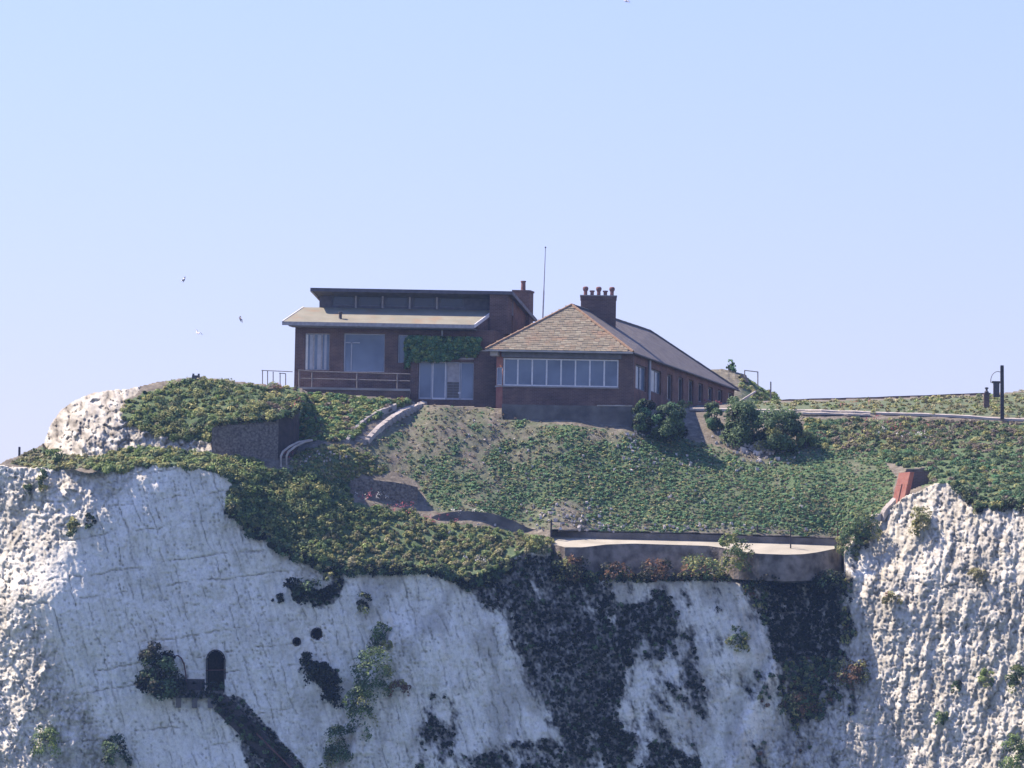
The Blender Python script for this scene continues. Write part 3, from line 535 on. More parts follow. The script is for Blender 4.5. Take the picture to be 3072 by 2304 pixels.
def pick(zone, n, dens=None, lim=None, jit=0.0):
    sel = inpoly(wu, wv, zone) & ~above
    if dens is not None: sel &= dens
    jj, ii = np.nonzero(sel)
    if len(jj) == 0: return np.zeros((0, 3)), np.zeros((0, 3)), jj, ii
    k = RNG.integers(len(jj), size=n); jj = jj[k]; ii = ii[k]
    if jit: jj = np.clip(jj + (RNG.normal(size=n) * jit / STEP).astype(int), 0, len(vlist) - 1); ii = np.clip(ii + (RNG.normal(size=n) * jit / STEP).astype(int), 0, len(us) - 1)
    return P[jj, ii] + RNG.normal(size=(n, 3)) * 0.03, Nn[jj, ii], jj, ii
def pals(n, **w): ks = list(w); pr = np.array([w[k] for k in ks], float); return [ks[i] for i in RNG.choice(len(ks), size=n, p=pr / pr.sum())]
def stuff(name, data, label, cat):
    return tag(leaf_mesh(name, *data), label, cat, kind='stuff')
# main slope: low creeping cover in patches, dry stalks between
c_, n_, jj, ii = pick(Z['slope'], 9500, fbm(U / 10, V / 10, 3) * 0.55 + cover > -0.02)
patch = smooth(fbm(us[ii] / 45, vlist[jj] / 30, 4), -0.3, 0.35)
A1 = clumps(c_, n_, (0.03 + 0.085 * RNG.random(len(c_))) * (0.55 + 0.95 * patch), 16, 0.06, pals(len(c_), cool=6, deep=3, fresh=2, olive=1), 0.5, 0.6, lay=0.7)
c_, n_, jj, ii = pick(Z['slope'], 3600)
A2 = clumps(c_, n_, 0.06 + 0.06 * RNG.random(len(c_)), 9, 0.06, pals(len(c_), dry=5, cool=2, mauve=3), 0.5, 0.6)
stuff('ground_cover', join([A1, A2]), 'low green creeping plants on the bare slope below the houses', 'ground cover')
# thick scrub on the promontory shoulder
c_, n_, jj, ii = pick(Z['scrub'], 1500)
low = (vlist[jj] > 1120) & (us[ii] > 700)
pl = [(pals(1, olive=5, fresh=3, dry=4, deep=1) if l else pals(1, fresh=4, deep=4, olive=4))[0] for l in low]
grp = smooth(fbm(us[ii] / 35 + 5, vlist[jj] / 22, 4), -0.25, 0.3)
A1 = clumps(c_ - np.array((0, 0.08, 0)), n_, np.where(low, 0.05 + 0.16 * RNG.random(len(c_)) * (0.4 + grp), 0.08 + 0.36 * RNG.random(len(c_)) ** 1.5 * (0.35 + grp)), 64, 0.075, pl, 0.7, 0.9)
c_, n_, jj, ii = pick(Z['crest'], 260)
A2 = clumps(c_, n_, 0.14 + 0.18 * RNG.random(len(c_)), 60, 0.10, pals(len(c_), olive=5, fresh=4, deep=2), 0.8, 0.7)
c_, n_, jj, ii = pick(Z['overhang'], 420); A3 = clumps(c_ - np.array((0, 0.2, 0)), n_, 0.10 + 0.16 * RNG.random(len(c_)), 50, 0.09, pals(len(c_), dark=3, deep=3, olive=1), 0.2, 0.9)  # dark leaves below the edge paint in the overhang's shadow
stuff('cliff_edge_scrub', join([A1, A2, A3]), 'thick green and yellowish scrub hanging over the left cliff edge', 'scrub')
c_, n_, jj, ii = pick(Z['mound'], 900)
pl = [(pals(1, mauve=1, deep=3, olive=3) if us[i] > 560 else pals(1, deep=4, fresh=3, olive=4, dry=1))[0] for i in ii]
grp = smooth(fbm(us[ii] / 30 + 15, vlist[jj] / 20, 4), -0.25, 0.3)
A1 = clumps(c_, n_, 0.05 + 0.30 * RNG.random(len(c_)) ** 1.4 * (0.3 + grp), 60, 0.075, pl, 0.7, 0.9)
cs_m = np.array([at(460 + 186 * q_, 913 - 12 * q_ - (16 * max(0, q_ - 0.75) / 0.25), -9.2 + 0.9 * max(0, q_ - 0.78) / 0.22) for q_ in np.linspace(0, 1, 60)]) + RNG.normal(size=(60, 3)) * 0.07
A2 = clumps(cs_m, np.tile((0, -0.6, 0.6), (60, 1)), 0.10 + 0.16 * RNG.random(60), 50, 0.085, pals(60, deep=4, olive=2, dark=2), 0.3, 0.9)
stuff('mound_scrub', join([A1, A2]), 'dark green scrub over the mound left of the houses', 'scrub')
c_, n_, jj, ii = pick(Z['bank'], 620); A1 = clumps(c_, n_, 0.12 + 0.14 * RNG.random(len(c_)), 50, 0.10, pals(len(c_), fresh=6, cool=2, olive=3, mauve=1), 0.6, 0.7)
c_, n_, jj, ii = pick(Z['knoll'], 520); A2 = clumps(c_, n_, 0.05 + 0.10 * RNG.random(len(c_)), 30, 0.075, pals(len(c_), fresh=3, olive=4, dry=4), 0.6, 0.7)
stuff('bank_plants', join([A1, A2]), 'light green weeds on the bank beside the steps', 'weeds')
c_, n_, jj, ii = pick(Z['right'], 1900)
pl = [(pals(1, mauve=3, olive=3, deep=4, dry=2) if vlist[j] < 975 and us[i] > 1800 else pals(1, deep=5, cool=2, olive=2, mauve=1))[0] for j, i in zip(jj, ii)]
A1 = clumps(c_, n_, 0.07 + 0.24 * RNG.random(len(c_)) ** 1.5, 48, 0.08, pl, 0.7, 0.8)
c_, n_, jj, ii = pick(Z['overhang_right'], 160); A2 = clumps(c_ - np.array((0, 0.15, 0)), n_, 0.10 + 0.18 * RNG.random(len(c_)), 50, 0.085, pals(len(c_), dark=3, deep=4, olive=2), 0.2, 0.9)  # dark leaves under the right crest, overhang shadow put into their colour
stuff('right_bank_scrub', join([A1, A2]), 'mixed green and brownish scrub on the right bank above the cliff', 'scrub')
c_, n_, jj, ii = pick(Z['plateau'], 700); A1 = clumps(c_, n_, 0.08 + 0.13 * RNG.random(len(c_)), 26, 0.09, pals(len(c_), dry=6, olive=5, fresh=2), 0.9, 0.8)
c_, n_, jj, ii = pick(Z['ledge'], 150); A2 = clumps(c_, n_, 0.07 + 0.12 * RNG.random(len(c_)), 26, 0.09, pals(len(c_), dry=4, olive=5), 0.9, 0.8)
stuff('dry_grass', join([A1, A2]), 'dry yellowish grass on the plateau behind the kerb', 'grass')
# ivy and dark growth on the shaded cliff
parts_ = []
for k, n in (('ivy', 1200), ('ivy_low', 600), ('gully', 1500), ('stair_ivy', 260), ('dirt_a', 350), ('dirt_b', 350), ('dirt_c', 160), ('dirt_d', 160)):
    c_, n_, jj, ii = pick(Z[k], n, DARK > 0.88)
    if k in ('gully', 'dirt_b'): pl = [('dark' if (1655 < us[i] < 1815 and vlist[j] < 1420) or RNG.random() < 0.25 else pals(1, deep=4, olive=3, rust=1)[0]) for j, i in zip(jj, ii)]  # dark leaves mid-gully paint in the cast shadow of the curved wall
    else: pl = pals(len(c_), dark=9, deep=1)
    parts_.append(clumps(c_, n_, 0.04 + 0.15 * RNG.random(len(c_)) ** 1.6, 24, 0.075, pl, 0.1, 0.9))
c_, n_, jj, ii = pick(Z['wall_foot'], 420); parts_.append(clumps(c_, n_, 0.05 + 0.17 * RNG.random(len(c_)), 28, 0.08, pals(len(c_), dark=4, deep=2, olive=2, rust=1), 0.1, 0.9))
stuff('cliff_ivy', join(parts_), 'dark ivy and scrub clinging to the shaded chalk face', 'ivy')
# flowers: red valerian and white heads, far too many to count
def flowers(spots, cols, size, n):
    cs = []; ns = []
    for (x, y, rx, ry) in spots:
        k = int(n * rx * ry / 300) + 4
        for _ in range(k):
            g_ = ground(x + RNG.normal() * rx * 0.5, y + RNG.normal() * ry * 0.5); cs.append(g_ + np.array((0, -0.28, 0.12 + 0.15 * RNG.random()))); ns.append((RNG.normal() * 0.5, -0.6, 0.7))
    cs = np.repeat(np.array(cs), 6, 0) + RNG.normal(size=(len(cs) * 6, 3)) * 0.05; ns = np.repeat(np.array(ns), 6, 0) + RNG.normal(size=(len(cs), 3)) * 0.4; ns /= np.linalg.norm(ns, axis=1, keepdims=True)
    cl = np.array(cols)[RNG.integers(len(cols), size=len(cs))]
    return cs, ns, size * (0.6 + 0.7 * RNG.random(len(cs))), cl
stuff('valerian', flowers([(600, 838, 30, 8), (640, 878, 12, 14), (870, 862, 14, 8), (800, 1080, 30, 16), (860, 1100, 30, 12), (960, 1130, 60, 8), (1880, 915, 50, 8), (1860, 880, 60, 5), (1950, 930, 50, 8), (1540, 876, 40, 5), (620, 990, 14, 8), (880, 1100, 20, 10)], [(0.38, 0.07, 0.09), (0.3, 0.06, 0.08), (0.45, 0.14, 0.16)], 0.05, 5), 'pink and red valerian flowers dotted over the scrub', 'flowers')
stuff('white_flowers', flowers([(810, 1075, 30, 10), (990, 1112, 60, 5), (1030, 1215, 30, 8), (1980, 945, 34, 10), (1905, 938, 12, 8), (1540, 1235, 10, 8), (1640, 1255, 14, 10)], [(0.6, 0.6, 0.5), (0.7, 0.68, 0.62)], 0.055, 5), 'small white flower heads scattered among the scrub', 'flowers')
# rubble on the slope under the bushes
def rubble(name, spots, label, colm='concrete_pale'):
    mb = MB()
    for (x, y, rx, ry, n, smin, smax) in spots:
        for _ in range(n):
            g_ = ground(x + RNG.normal() * rx, y + RNG.normal() * ry); s = smin + (smax - smin) * RNG.random() ** 2
            q = RNG.normal(size=(8, 3)) * 0.18 + np.array([(sx, sy, sz) for sz in (-1, 1) for sx, sy in ((-1, -1), (1, -1), (1, 1), (-1, 1))]) * 0.5
            mb.add(g_ + np.array((0, -0.04, 0.03)) + q * s, BOXF)
    o = mb.build(name, colm); tag(o, label, 'stones', kind='stuff')
mat('stone', (0.34, 0.31, 0.27), 0.95, (0.55, 0.52, 0.47), 3)
rubble('rubble', [(1640, 965, 30, 22, 160, 0.05, 0.22), (1590, 940, 22, 12, 50, 0.05, 0.2), (1450, 1000, 40, 12, 26, 0.05, 0.16), (1230, 1115, 50, 16, 90, 0.04, 0.16), (1400, 1138, 200, 6, 110, 0.04, 0.14), (1380, 950, 20, 18, 36, 0.05, 0.16), (1050, 1000, 120, 50, 60, 0.04, 0.1), (1500, 1050, 200, 50, 110, 0.04, 0.12), (700, 985, 40, 10, 40, 0.04, 0.12)], 'pale stones and rubble strewn over the slope below the bushes', 'stone')

# ---------------------------------------------------------------- single plants: bushes and tufts
def bush(name, x, y, w, h, label, pal, Y=None, n=900, leaf=0.10, stem=True, group=None, cat='bush', depth=None):
    """x,y survey position of the foot; w,h metres"""
    g_ = ground(x, y) if Y is None else at(x, y, Y)
    if not stem and 1160 < x < 1822 and y < 1240 and Y is None and y > 1150: g_ = at(x, y, -11.9 if x < 1560 else -12.6)
    if not stem: w, h = w * 1.2, h * 1.15; g_ = g_ + np.array((0, -0.18 * w, 0))
    o = empty(name, g_, label, cat, group); lob = max(7, int(15 * w))
    cs = []; rs = []
    for _ in range(lob):
        a = RNG.random() * 6.283; q = RNG.random() ** 0.5; zz = 0.02 + 0.8 * RNG.random()
        wid = math.sqrt(max(0.05, 1 - max(0, 2 * zz - 0.8) ** 2))
        cs.append(g_ + np.array((math.cos(a) * q * w * 0.36 * wid, math.sin(a) * q * (depth or w) * 0.36 * wid, zz * h))); rs.append(0.175 * (w + h) * 0.5 * (0.75 + 0.6 * RNG.random()))
    cs = np.array(cs); rs = np.array(rs); nn = cs - (g_ + np.array((0, 0, h * 0.4))); nn /= np.linalg.norm(nn, axis=1, keepdims=True) + 1e-6
    d = clumps(cs, nn * 0.4, rs, max(20, n // lob), leaf, pals(lob, **pal), 0.4, 0.95)
    leaf_mesh('foliage', *d, parent=o)
    if stem:
        mb = MB()
        for k in range(3):
            a = k * 2.1 + RNG.random(); mb.tube([g_ + np.array((0, 0, -0.15)), g_ + np.array((math.cos(a) * w * 0.1, math.sin(a) * w * 0.1, h * 0.3)), g_ + np.array((math.cos(a) * w * 0.16, math.sin(a) * w * 0.16, h * 0.6))], [0.05, 0.035, 0.015], 6)
        mb.build('stem', 'timber_dark', o)
    return o
G5 = 'bushes at the top of the slope'
bush('bush', 1388, 925, 1.5, 1.65, 'round dark green bush right beside the concrete retaining wall end', dict(cool=1, deep=6, dark=1), n=4600, leaf=0.085, group=G5, Y=-2.3)
bush('bush', 1445, 938, 2.1, 1.7, 'wide bush second from the retaining wall, with the broad shadow below', dict(cool=1, deep=6, dark=1), n=6000, leaf=0.085, group=G5, Y=-2.5)
bush('bush', 1541, 925, 1.2, 1.45, 'narrow upright bush standing alone in the middle of the bush row', dict(cool=1, deep=6, dark=1), n=3400, leaf=0.085, group=G5)
bush('bush', 1603, 955, 2.2, 2.5, 'tallest bush below the far end of the long wing', dict(cool=1, deep=7, dark=2), n=7000, leaf=0.085, group=G5)
bush('bush', 1685, 970, 3.1, 2.2, 'broad sprawling bush at the right end of the bush row', dict(olive=1, deep=6, dark=1), n=8000, leaf=0.085, group=G5)
bush('bush', 1742, 966, 1.2, 1.0, 'low pale bush trailing right of the broad sprawling bush', dict(olive=3, deep=2, fresh=3), n=1300, leaf=0.08, group=G5)
bush('shrub', 1576, 803, 0.8, 0.75, 'small wispy shrub on the hilltop behind the long roof', dict(cool=2, deep=2), Y=24, n=260, leaf=0.09, group='small shrubs')
bush('shrub', 1478, 885, 0.9, 0.6, 'small leafy shrub against the brick wing wall between the bushes', dict(olive=3, fresh=2), n=320, group='small shrubs', Y=4.5)
bush('cliff_bush', 342, 1497, 2.4, 2.75, 'large round dark bush on the cliff ledge beside the arched doorway', dict(dark=4, deep=3), n=4200, leaf=0.11, cat='bush', Y=float(ground(342, 1450)[1]) - 0.9, depth=1.5)
PL = 'plants growing on the chalk cliff'
for (x, y, w, h, lab, pal) in [
    (100, 1625, 1.4, 1.3, 'round green plant near the bottom left corner of the cliff', dict(fresh=3, deep=3)),
    (252, 1650, 1.3, 1.4, 'dark plant on lit rubble right of the bottom left plant', dict(deep=4, dark=3)),
    (165, 1155, 0.9, 0.9, 'small green plant on the sunlit chalk of the left buttress', dict(deep=3, olive=2)),
    (195, 1140, 0.6, 0.7, 'tiny bluish plant just right of the buttress plant', dict(deep=3, dark=2)),
    (92, 1058, 0.6, 1.0, 'narrow tuft hanging below the left cliff edge', dict(deep=3, olive=3)),
    (822, 1402, 1.0, 1.4, 'upper dark green tuft on the chalk rib', dict(deep=4, fresh=1)),
    (806, 1492, 1.9, 2.0, 'bushy plant in the middle of the chalk rib', dict(deep=5, fresh=2, olive=1)),
    (860, 1500, 1.2, 0.6, 'rusty brown plant right of the chalk rib plants', dict(rust=4, olive=2)),
    (778, 1585, 1.5, 2.4, 'long green plant trailing down the chalk rib', dict(fresh=2, deep=5, olive=1)),
    (735, 1665, 1.6, 2.2, 'leafy plant at the foot of the chalk rib', dict(fresh=2, olive=2, deep=4)),
    (835, 1400, 0.6, 0.4, 'small yellow plant on the chalk rib ledge', dict(olive=5)),
    (665, 1300, 1.7, 1.0, 'dark ragged plant below the scrub on the shaded face', dict(dark=4, deep=2)),
    (630, 1275, 0.9, 0.6, 'dark small plant left of the ragged plant', dict(dark=4)),
    (715, 1262, 0.9, 0.8, 'plant with yellowish top under the cliff edge', dict(dark=2, olive=3)),
    (785, 1320, 0.8, 0.9, 'plant with a yellow patch on the grey face', dict(dark=3, olive=2)),
    (600, 1300, 0.6, 0.4, 'smallest dark tuft left on the shaded face', dict(dark=4)),
    (690, 1480, 1.6, 1.1, 'dark hanging plant left of the chalk rib', dict(dark=5)),
    (660, 1450, 0.7, 0.9, 'narrow dark plant above the hanging plant', dict(dark=5)),
    (718, 1525, 1.0, 1.0, 'dark drooping plant below the hanging plant', dict(dark=5)),
    (2130, 1480, 0.8, 0.8, 'green tuft on the sunlit right cliff', dict(fresh=3, olive=3)),
    (2195, 1490, 1.0, 1.2, 'dark green tuft near the right edge of the cliff', dict(deep=3, olive=2)),
    (2030, 1570, 0.8, 0.7, 'low green tuft on the lower right cliff', dict(deep=3, fresh=2)),
    (2065, 1500, 0.5, 0.8, 'slim dark tuft between the two right tufts', dict(deep=3, dark=2)),
    (2190, 1665, 1.3, 1.7, 'leafy plant in the bottom right corner', dict(deep=3, fresh=3)),
    (1985, 1165, 1.0, 1.8, 'straggly olive plant on the chalk below the red pier', dict(olive=4, dry=3)),
    (2115, 1250, 1.2, 0.5, 'dry brown tuft on the upper right cliff', dict(dry=4, olive=2)),
    (1925, 1305, 1.0, 0.5, 'dry mat of plants beside the gully', dict(dry=3, olive=2, rust=1)),
    (1840, 1480, 1.8, 1.2, 'rusty olive plant low beside the gully', dict(olive=3, rust=3)),
    (1720, 1545, 1.9, 1.0, 'brownish plant at the foot of the gully', dict(olive=3, rust=3, deep=2)),
    (1595, 1410, 1.1, 1.2, 'green plant on the left lip of the gully', dict(olive=3, deep=3)),
    (1575, 1180, 0.9, 0.7, 'bright green tuft growing up through the path edge', dict(fresh=4, olive=2)),
    (1590, 1230, 1.5, 1.4, 'leafy plant over the sea wall joint', dict(olive=3, deep=3, fresh=2)),
    (1510, 1245, 2.6, 0.8, 'trailing plant along the foot of the sea wall', dict(deep=3, olive=2, rust=1)),
    (1240, 1246, 1.9, 0.9, 'brown and green growth under the left end of the sea wall', dict(dark=3, rust=2, olive=2)),
    (1330, 1250, 1.7, 0.7, 'dark growth under the middle of the stained sea wall', dict(dark=4, rust=2)),
    (1420, 1252, 1.8, 0.9, 'reddish growth under the stained sea wall right of middle', dict(dark=3, rust=3)),
    (1660, 1272, 1.6, 0.8, 'dark plant under the left end of the curved wall', dict(dark=4, deep=2)),
    (1790, 1272, 1.8, 0.8, 'dark plant under the right end of the curved wall', dict(dark=4, deep=2)),
    (1205, 1238, 1.4, 0.9, 'leafy plant hiding the left end of the sea wall', dict(dark=3, deep=3, olive=2)),
    (1158, 1182, 1.0, 0.7, 'grassy tuft at the left end of the concrete path', dict(fresh=3, olive=4)),
    (1830, 1195, 1.2, 1.4, 'dark shrub at the right end of the concrete path', dict(deep=4, olive=2)),
    (1870, 1160, 1.6, 1.2, 'shrub under the broken white kerb', dict(deep=4, olive=3)),
    (60, 1072, 0.5, 0.6, 'small tuft at the far left cliff edge', dict(deep=3, olive=2)),
    (118, 995, 0.9, 0.6, 'green tuft in the notch below the chalk outcrop', dict(fresh=3, deep=2)),
]:
    bush('cliff_plant', x, y, w, h, lab, pal, n=int(420 * w * h) + 120, leaf=0.09, stem=False, group=PL, cat='plant')
# ================================================================ buildings
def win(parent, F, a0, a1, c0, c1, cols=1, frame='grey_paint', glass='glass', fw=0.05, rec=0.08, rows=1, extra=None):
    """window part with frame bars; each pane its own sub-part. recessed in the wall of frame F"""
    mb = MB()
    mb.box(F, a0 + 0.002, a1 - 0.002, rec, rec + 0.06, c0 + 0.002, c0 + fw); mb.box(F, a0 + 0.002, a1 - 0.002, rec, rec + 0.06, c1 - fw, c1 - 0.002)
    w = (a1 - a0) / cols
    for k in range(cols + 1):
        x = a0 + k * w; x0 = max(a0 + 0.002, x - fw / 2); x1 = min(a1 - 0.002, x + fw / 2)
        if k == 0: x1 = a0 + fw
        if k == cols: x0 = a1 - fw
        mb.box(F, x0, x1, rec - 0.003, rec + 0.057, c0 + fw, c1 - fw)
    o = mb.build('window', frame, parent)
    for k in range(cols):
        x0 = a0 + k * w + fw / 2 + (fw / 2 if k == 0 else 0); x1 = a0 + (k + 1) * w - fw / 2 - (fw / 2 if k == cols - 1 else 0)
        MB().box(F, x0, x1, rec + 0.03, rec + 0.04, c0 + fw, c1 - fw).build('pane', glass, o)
    return o

# ---------------------------------------------------------------- left house with clerestory
TH = R(19); EA = (math.sin(TH), math.cos(TH), 0)
YA = 1.5; OA = at(635, 840, YA); FA = Frame(OA, (1, 0, 0), EA)
hA = empty('clerestory_house', OA, 'left brick house with low lichened roof and clerestory strip above', 'house')
ax = lambda dx, dy=760, Y=YA: at(dx, dy, Y)[0] - OA[0]
cz = lambda dy, dx=760, Y=YA: at(dx, dy, Y)[2] - OA[2]
aR = ax(1067); cE = cz(708)
ws = [(ax(658), ax(712), cz(801), cz(721)), (ax(742), ax(831), cz(803), cz(720)), (ax(859), ax(930), cz(782), cz(721))]
mb = MB().wall(FA, 0, aR, -1.0, cE, 0.28, ws)
FAs = Frame(OA, EA, (1, 0, 0))
mb.box(FA, 0, 0.28, 0.285, 6.2, -1.0, cE); mb.box(FA, aR - 0.28, aR, 0.285, 6.2, -1.0, cE); mb.box(FA, 0.285, aR - 0.285, 6.0, 6.2, -1.0, cE)
mb.build('wall', 'brick', hA)
MB().box(FA, 0.29, aR - 0.29, 2.2, 2.3, -1.0, cE - 0.02).build('inner_wall', 'interior', hA)
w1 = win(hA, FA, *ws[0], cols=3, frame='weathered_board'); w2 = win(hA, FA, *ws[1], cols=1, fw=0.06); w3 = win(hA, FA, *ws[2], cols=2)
for k, (x0, x1) in enumerate(((660, 664), (668, 678), (684, 692), (699, 704))):
    MB().box(FA, ax(x0), ax(x1), 0.06 if k == 0 else 0.105, 0.078 if k == 0 else 0.109, cz(800), cz(724)).build('blind', 'curtain' if k == 0 else 'grey_paint', w1)
MB().box(FA, ax(757), ax(759.5), 0.07, 0.082, cz(800), cz(739)).build('mullion', 'grey_paint', w2)
MB().box(FA, ax(744), ax(776), 0.07, 0.081, cz(741), cz(738.6)).build('transom', 'grey_paint', w2)
# lower roof: thin deck with gutter board
bF, bB = -0.65, 2.4
YB = YA + bB * EA[1]; zF = at(830, 698, YA + bF * EA[1])[2] - OA[2]; zB = at(860, 667, YB)[2] - OA[2]
aL0 = at(611, 698, YA + bF * EA[1])[0] - OA[0] - bF * EA[0]; aR0 = at(1024, 704, YA + bF * EA[1])[0] - OA[0] - bF * EA[0]
def slab(F, a0, a1, b0, b1, z0, z1, th): return [F.p(a0, b0, z0 - th), F.p(a1, b0, z0 - th), F.p(a1, b1, z1 - th), F.p(a0, b1, z1 - th), F.p(a0, b0, z0), F.p(a1, b0, z0), F.p(a1, b1, z1), F.p(a0, b1, z1)]
lr = MB().hexa(slab(FA, aL0, aR0, bF, bB, zF, zB, 0.06)).build('lower_roof', 'felt_roof', hA)
MB().box(FA, aL0 - 0.02, aR0 + 0.02, bF - 0.05, bF - 0.003, zF - 0.20, zF - 0.01).build('fascia_board', 'weathered_board', lr)
MB().hexa(slab(FA, aL0 - 0.05, aL0 - 0.003, bF, bB, zF + 0.03, zB + 0.03, 0.2)).build('verge_board', 'white_paint', lr)
MB().hexa(slab(FA, aR0 + 0.003, aR0 + 0.05, bF, bB, zF + 0.03, zB + 0.03, 0.2)).build('verge_board', 'white_paint', lr)
MB().box(FA, aL0 + 0.3, aR0 - 0.05, bF + 0.01, 0.0 - 0.003, cE - 0.04, cE + 0.01).build('soffit', 'fascia', lr)
vp = at(735, 692, YA + 0.1); mb = MB().lathe(vp - np.array((0, 0, 0.15)), [(0.16, 0), (0.13, 0.16), (0.085, 0.26), (0.085, 0.52), (0.12, 0.54), (0.12, 0.6), (0.02, 0.62)], 10); mb.build('vent_pipe', 'dark_metal', lr)
# clerestory wall and upper roof
YU = YB; aU0 = at(690, 650, YU)[0] - OA[0] - bB * EA[0]; aU1 = at(1034, 650, YU)[0] - OA[0] - bB * EA[0]; aU2 = aR + 0.15
FU = Frame(FA.p(0, bB, 0), (1, 0, 0), EA); cT = at(860, 631, YU)[2] - OA[2]; cB = zB - 0.25
uh = []
for x0, x1 in ((717.5, 765), (774, 823), (832, 880), (892, 940), (949.5, 1001)):
    uh.append((at(x0, 650, YU)[0] - FU.O[0], at(x1, 650, YU)[0] - FU.O[0], at(860, 662, YU)[2] - OA[2], at(860, 638, YU)[2] - OA[2]))
MB().wall(FU, aU0, aU2, cB, cT, 0.2, uh).build('clerestory_wall', 'dark_paint', hA)
for h_ in uh: win(hA, FU, *h_, cols=1, frame='fascia', glass='glass_dim', fw=0.045, rec=0.05)
for k in range(4):
    x = (uh[k][1] + uh[k + 1][0]) / 2; MB().box(FU, x - 0.04, x + 0.04, -0.09, -0.003, cB + 0.25, cT).build('bracket_post', 'weathered_board', hA)
bT, bE = 1.55, 5.7; YT = YA + bT * EA[1]; YE = YA + bE * EA[1]
zT = at(880, 626, YT)[2] - OA[2]; zE = at(1152, 691, YE)[2] - OA[2]
aT0 = at(672, 624, YT)[0] - OA[0] - bT * EA[0]; aT1 = at(1106, 634, YT)[0] - OA[0] - bT * EA[0]
ur = MB().hexa(slab(FA, aT0, aT1, bT, bE, zT, zE, 0.09)).build('upper_roof', 'slate_side', hA)
MB().box(FA, aT0 - 0.01, aT1 + 0.01, bT - 0.05, bT - 0.003, zT - 0.17, zT + 0.015).build('fascia_board', 'dark_paint', ur)
MB().hexa(slab(FA, aT1 + 0.003, aT1 + 0.05, bT, bE, zT + 0.02, zE + 0.02, 0.2)).build('verge_board', 'fascia', ur)
MB().hexa(slab(FA, aT0 - 0.05, aT0 - 0.003, bT, bE, zT + 0.02, zE + 0.02, 0.2)).build('verge_board', 'white_paint', ur)
# gable flanks under the upper roof
def zr(b): return zT + (zE - zT) * (b - bT) / (bE - bT) - 0.1
for a_, nm in ((aU0, 'wall'), (aU2 - 0.2, 'wall')):
    MB().hexa([FA.p(a_, bB + 0.203, -1 if a_ > 2 else cB), FA.p(a_ + 0.2, bB + 0.203, -1 if a_ > 2 else cB), FA.p(a_ + 0.2, bE - 0.2, -1 if a_ > 2 else cB), FA.p(a_, bE - 0.2, -1 if a_ > 2 else cB), FA.p(a_, bB + 0.203, zr(bB + 0.2)), FA.p(a_ + 0.2, bB + 0.203, zr(bB + 0.2)), FA.p(a_ + 0.2, bE - 0.2, zr(bE - 0.2)), FA.p(a_, bE - 0.2, zr(bE - 0.2))]).build('gable_wall', 'brick_side', hA)
MB().hexa([FA.p(aR0 + 0.06, 1.62, cE), FA.p(aR + 0.145, 1.62, cE), FA.p(aR + 0.145, bB - 0.01, cE), FA.p(aR0 + 0.06, bB - 0.01, cE), FA.p(aR0 + 0.06, 1.62, zr(1.62)), FA.p(aR + 0.145, 1.62, zr(1.62)), FA.p(aR + 0.145, bB - 0.01, zr(bB)), FA.p(aR0 + 0.06, bB - 0.01, zr(bB))]).build('bay_wall', 'brick', hA)
def zl(b): return zF + (zB - zF) * (b - bF) / (bB - bF) - 0.065
for a0_, a1_ in ((aR0 - 0.25, aR0 - 0.005), (0.0, 0.28)):
    MB().hexa([FA.p(a0_, 0.0, cE + 0.012), FA.p(a1_, 0.0, cE + 0.012), FA.p(a1_, bB - 0.02, cE + 0.012), FA.p(a0_, bB - 0.02, cE + 0.012), FA.p(a0_, 0.0, max(zl(0), cE + 0.02)), FA.p(a1_, 0.0, max(zl(0), cE + 0.02)), FA.p(a1_, bB - 0.02, zl(bB)), FA.p(a0_, bB - 0.02, zl(bB))]).build('gable_wall', 'brick', hA)
MB().tube([at(955, 706, YA - 0.08), at(955, 760, YA - 0.08)], 0.045).build('downpipe', 'grey_paint', hA)
cA = at(1129, 700, 6.2); FC = Frame(cA - np.array((0, 0, 1.0)), (1, 0, 0), EA); hz = at(1129, 628, 6.2)[2] - FC.O[2]
chA = MB().box(FC, -0.46, 0.46, -0.3, 0.3, 0, hz - 0.1).box(FC, -0.5, 0.5, -0.34, 0.34, hz - 0.097, hz).build('chimney', 'brick', hA)
MB().lathe(FC.p(0, 0, hz), [(0.15, 0), (0.13, 0.05), (0.12, 0.45), (0.15, 0.47), (0.15, 0.53), (0.05, 0.54)], 10).build('chimney_pot', 'pot', chA)

# terrace in front, railing on it
t0 = at(641, 836, -0.9); t1 = at(886, 840, -0.9)
FT = Frame((t0[0], -0.95, (t0[2] + t1[2]) / 2))
te = empty('terrace', FT.p(0, 0, -1), 'low brick terrace with concrete edge in front of the left house', 'terrace')
MB().box(FT, 0, t1[0] - t0[0], 0.05, 2.42, -1.2, -0.123).build('terrace_wall', 'brick_old', te); MB().box(FT, -0.03, t1[0] - t0[0], 0, 2.42, -0.12, 0).build('slab', 'concrete', te)
def railing(label, posts, rails, Y, mat_='rail_metal', r=0.028, group=None):
    base = at(posts[0][0], posts[0][2], Y); o = empty('railing', base, label, 'railing', group)
    for (x, y0, y1) in posts: MB().tube([at(x, y1, Y), at(x, y0, Y)], r * 1.1, 6).build('post', mat_, o)
    for pts in rails: MB().tube([at(x, y, Y - 0.004) for x, y in pts], r, 6).build('rail', mat_, o)
    return o
railing('long grey railing with two rails along the terrace', [(646, 799, 838), (674, 803, 838), (771, 805, 839), (858, 808, 840)], [[(644, 799), (674, 802), (771, 805), (886, 808)], [(648, 817), (771, 820), (886, 823)]], -0.82, r=0.027)
railing('short balustrade left of the house corner', [(567, 800, 836), (578, 801, 836), (590, 803, 836), (605, 806, 836), (617, 807, 836)], [[(565, 800), (632, 803)], [(603, 806), (617, 807)]], -0.1, 'rail_metal', 0.024)

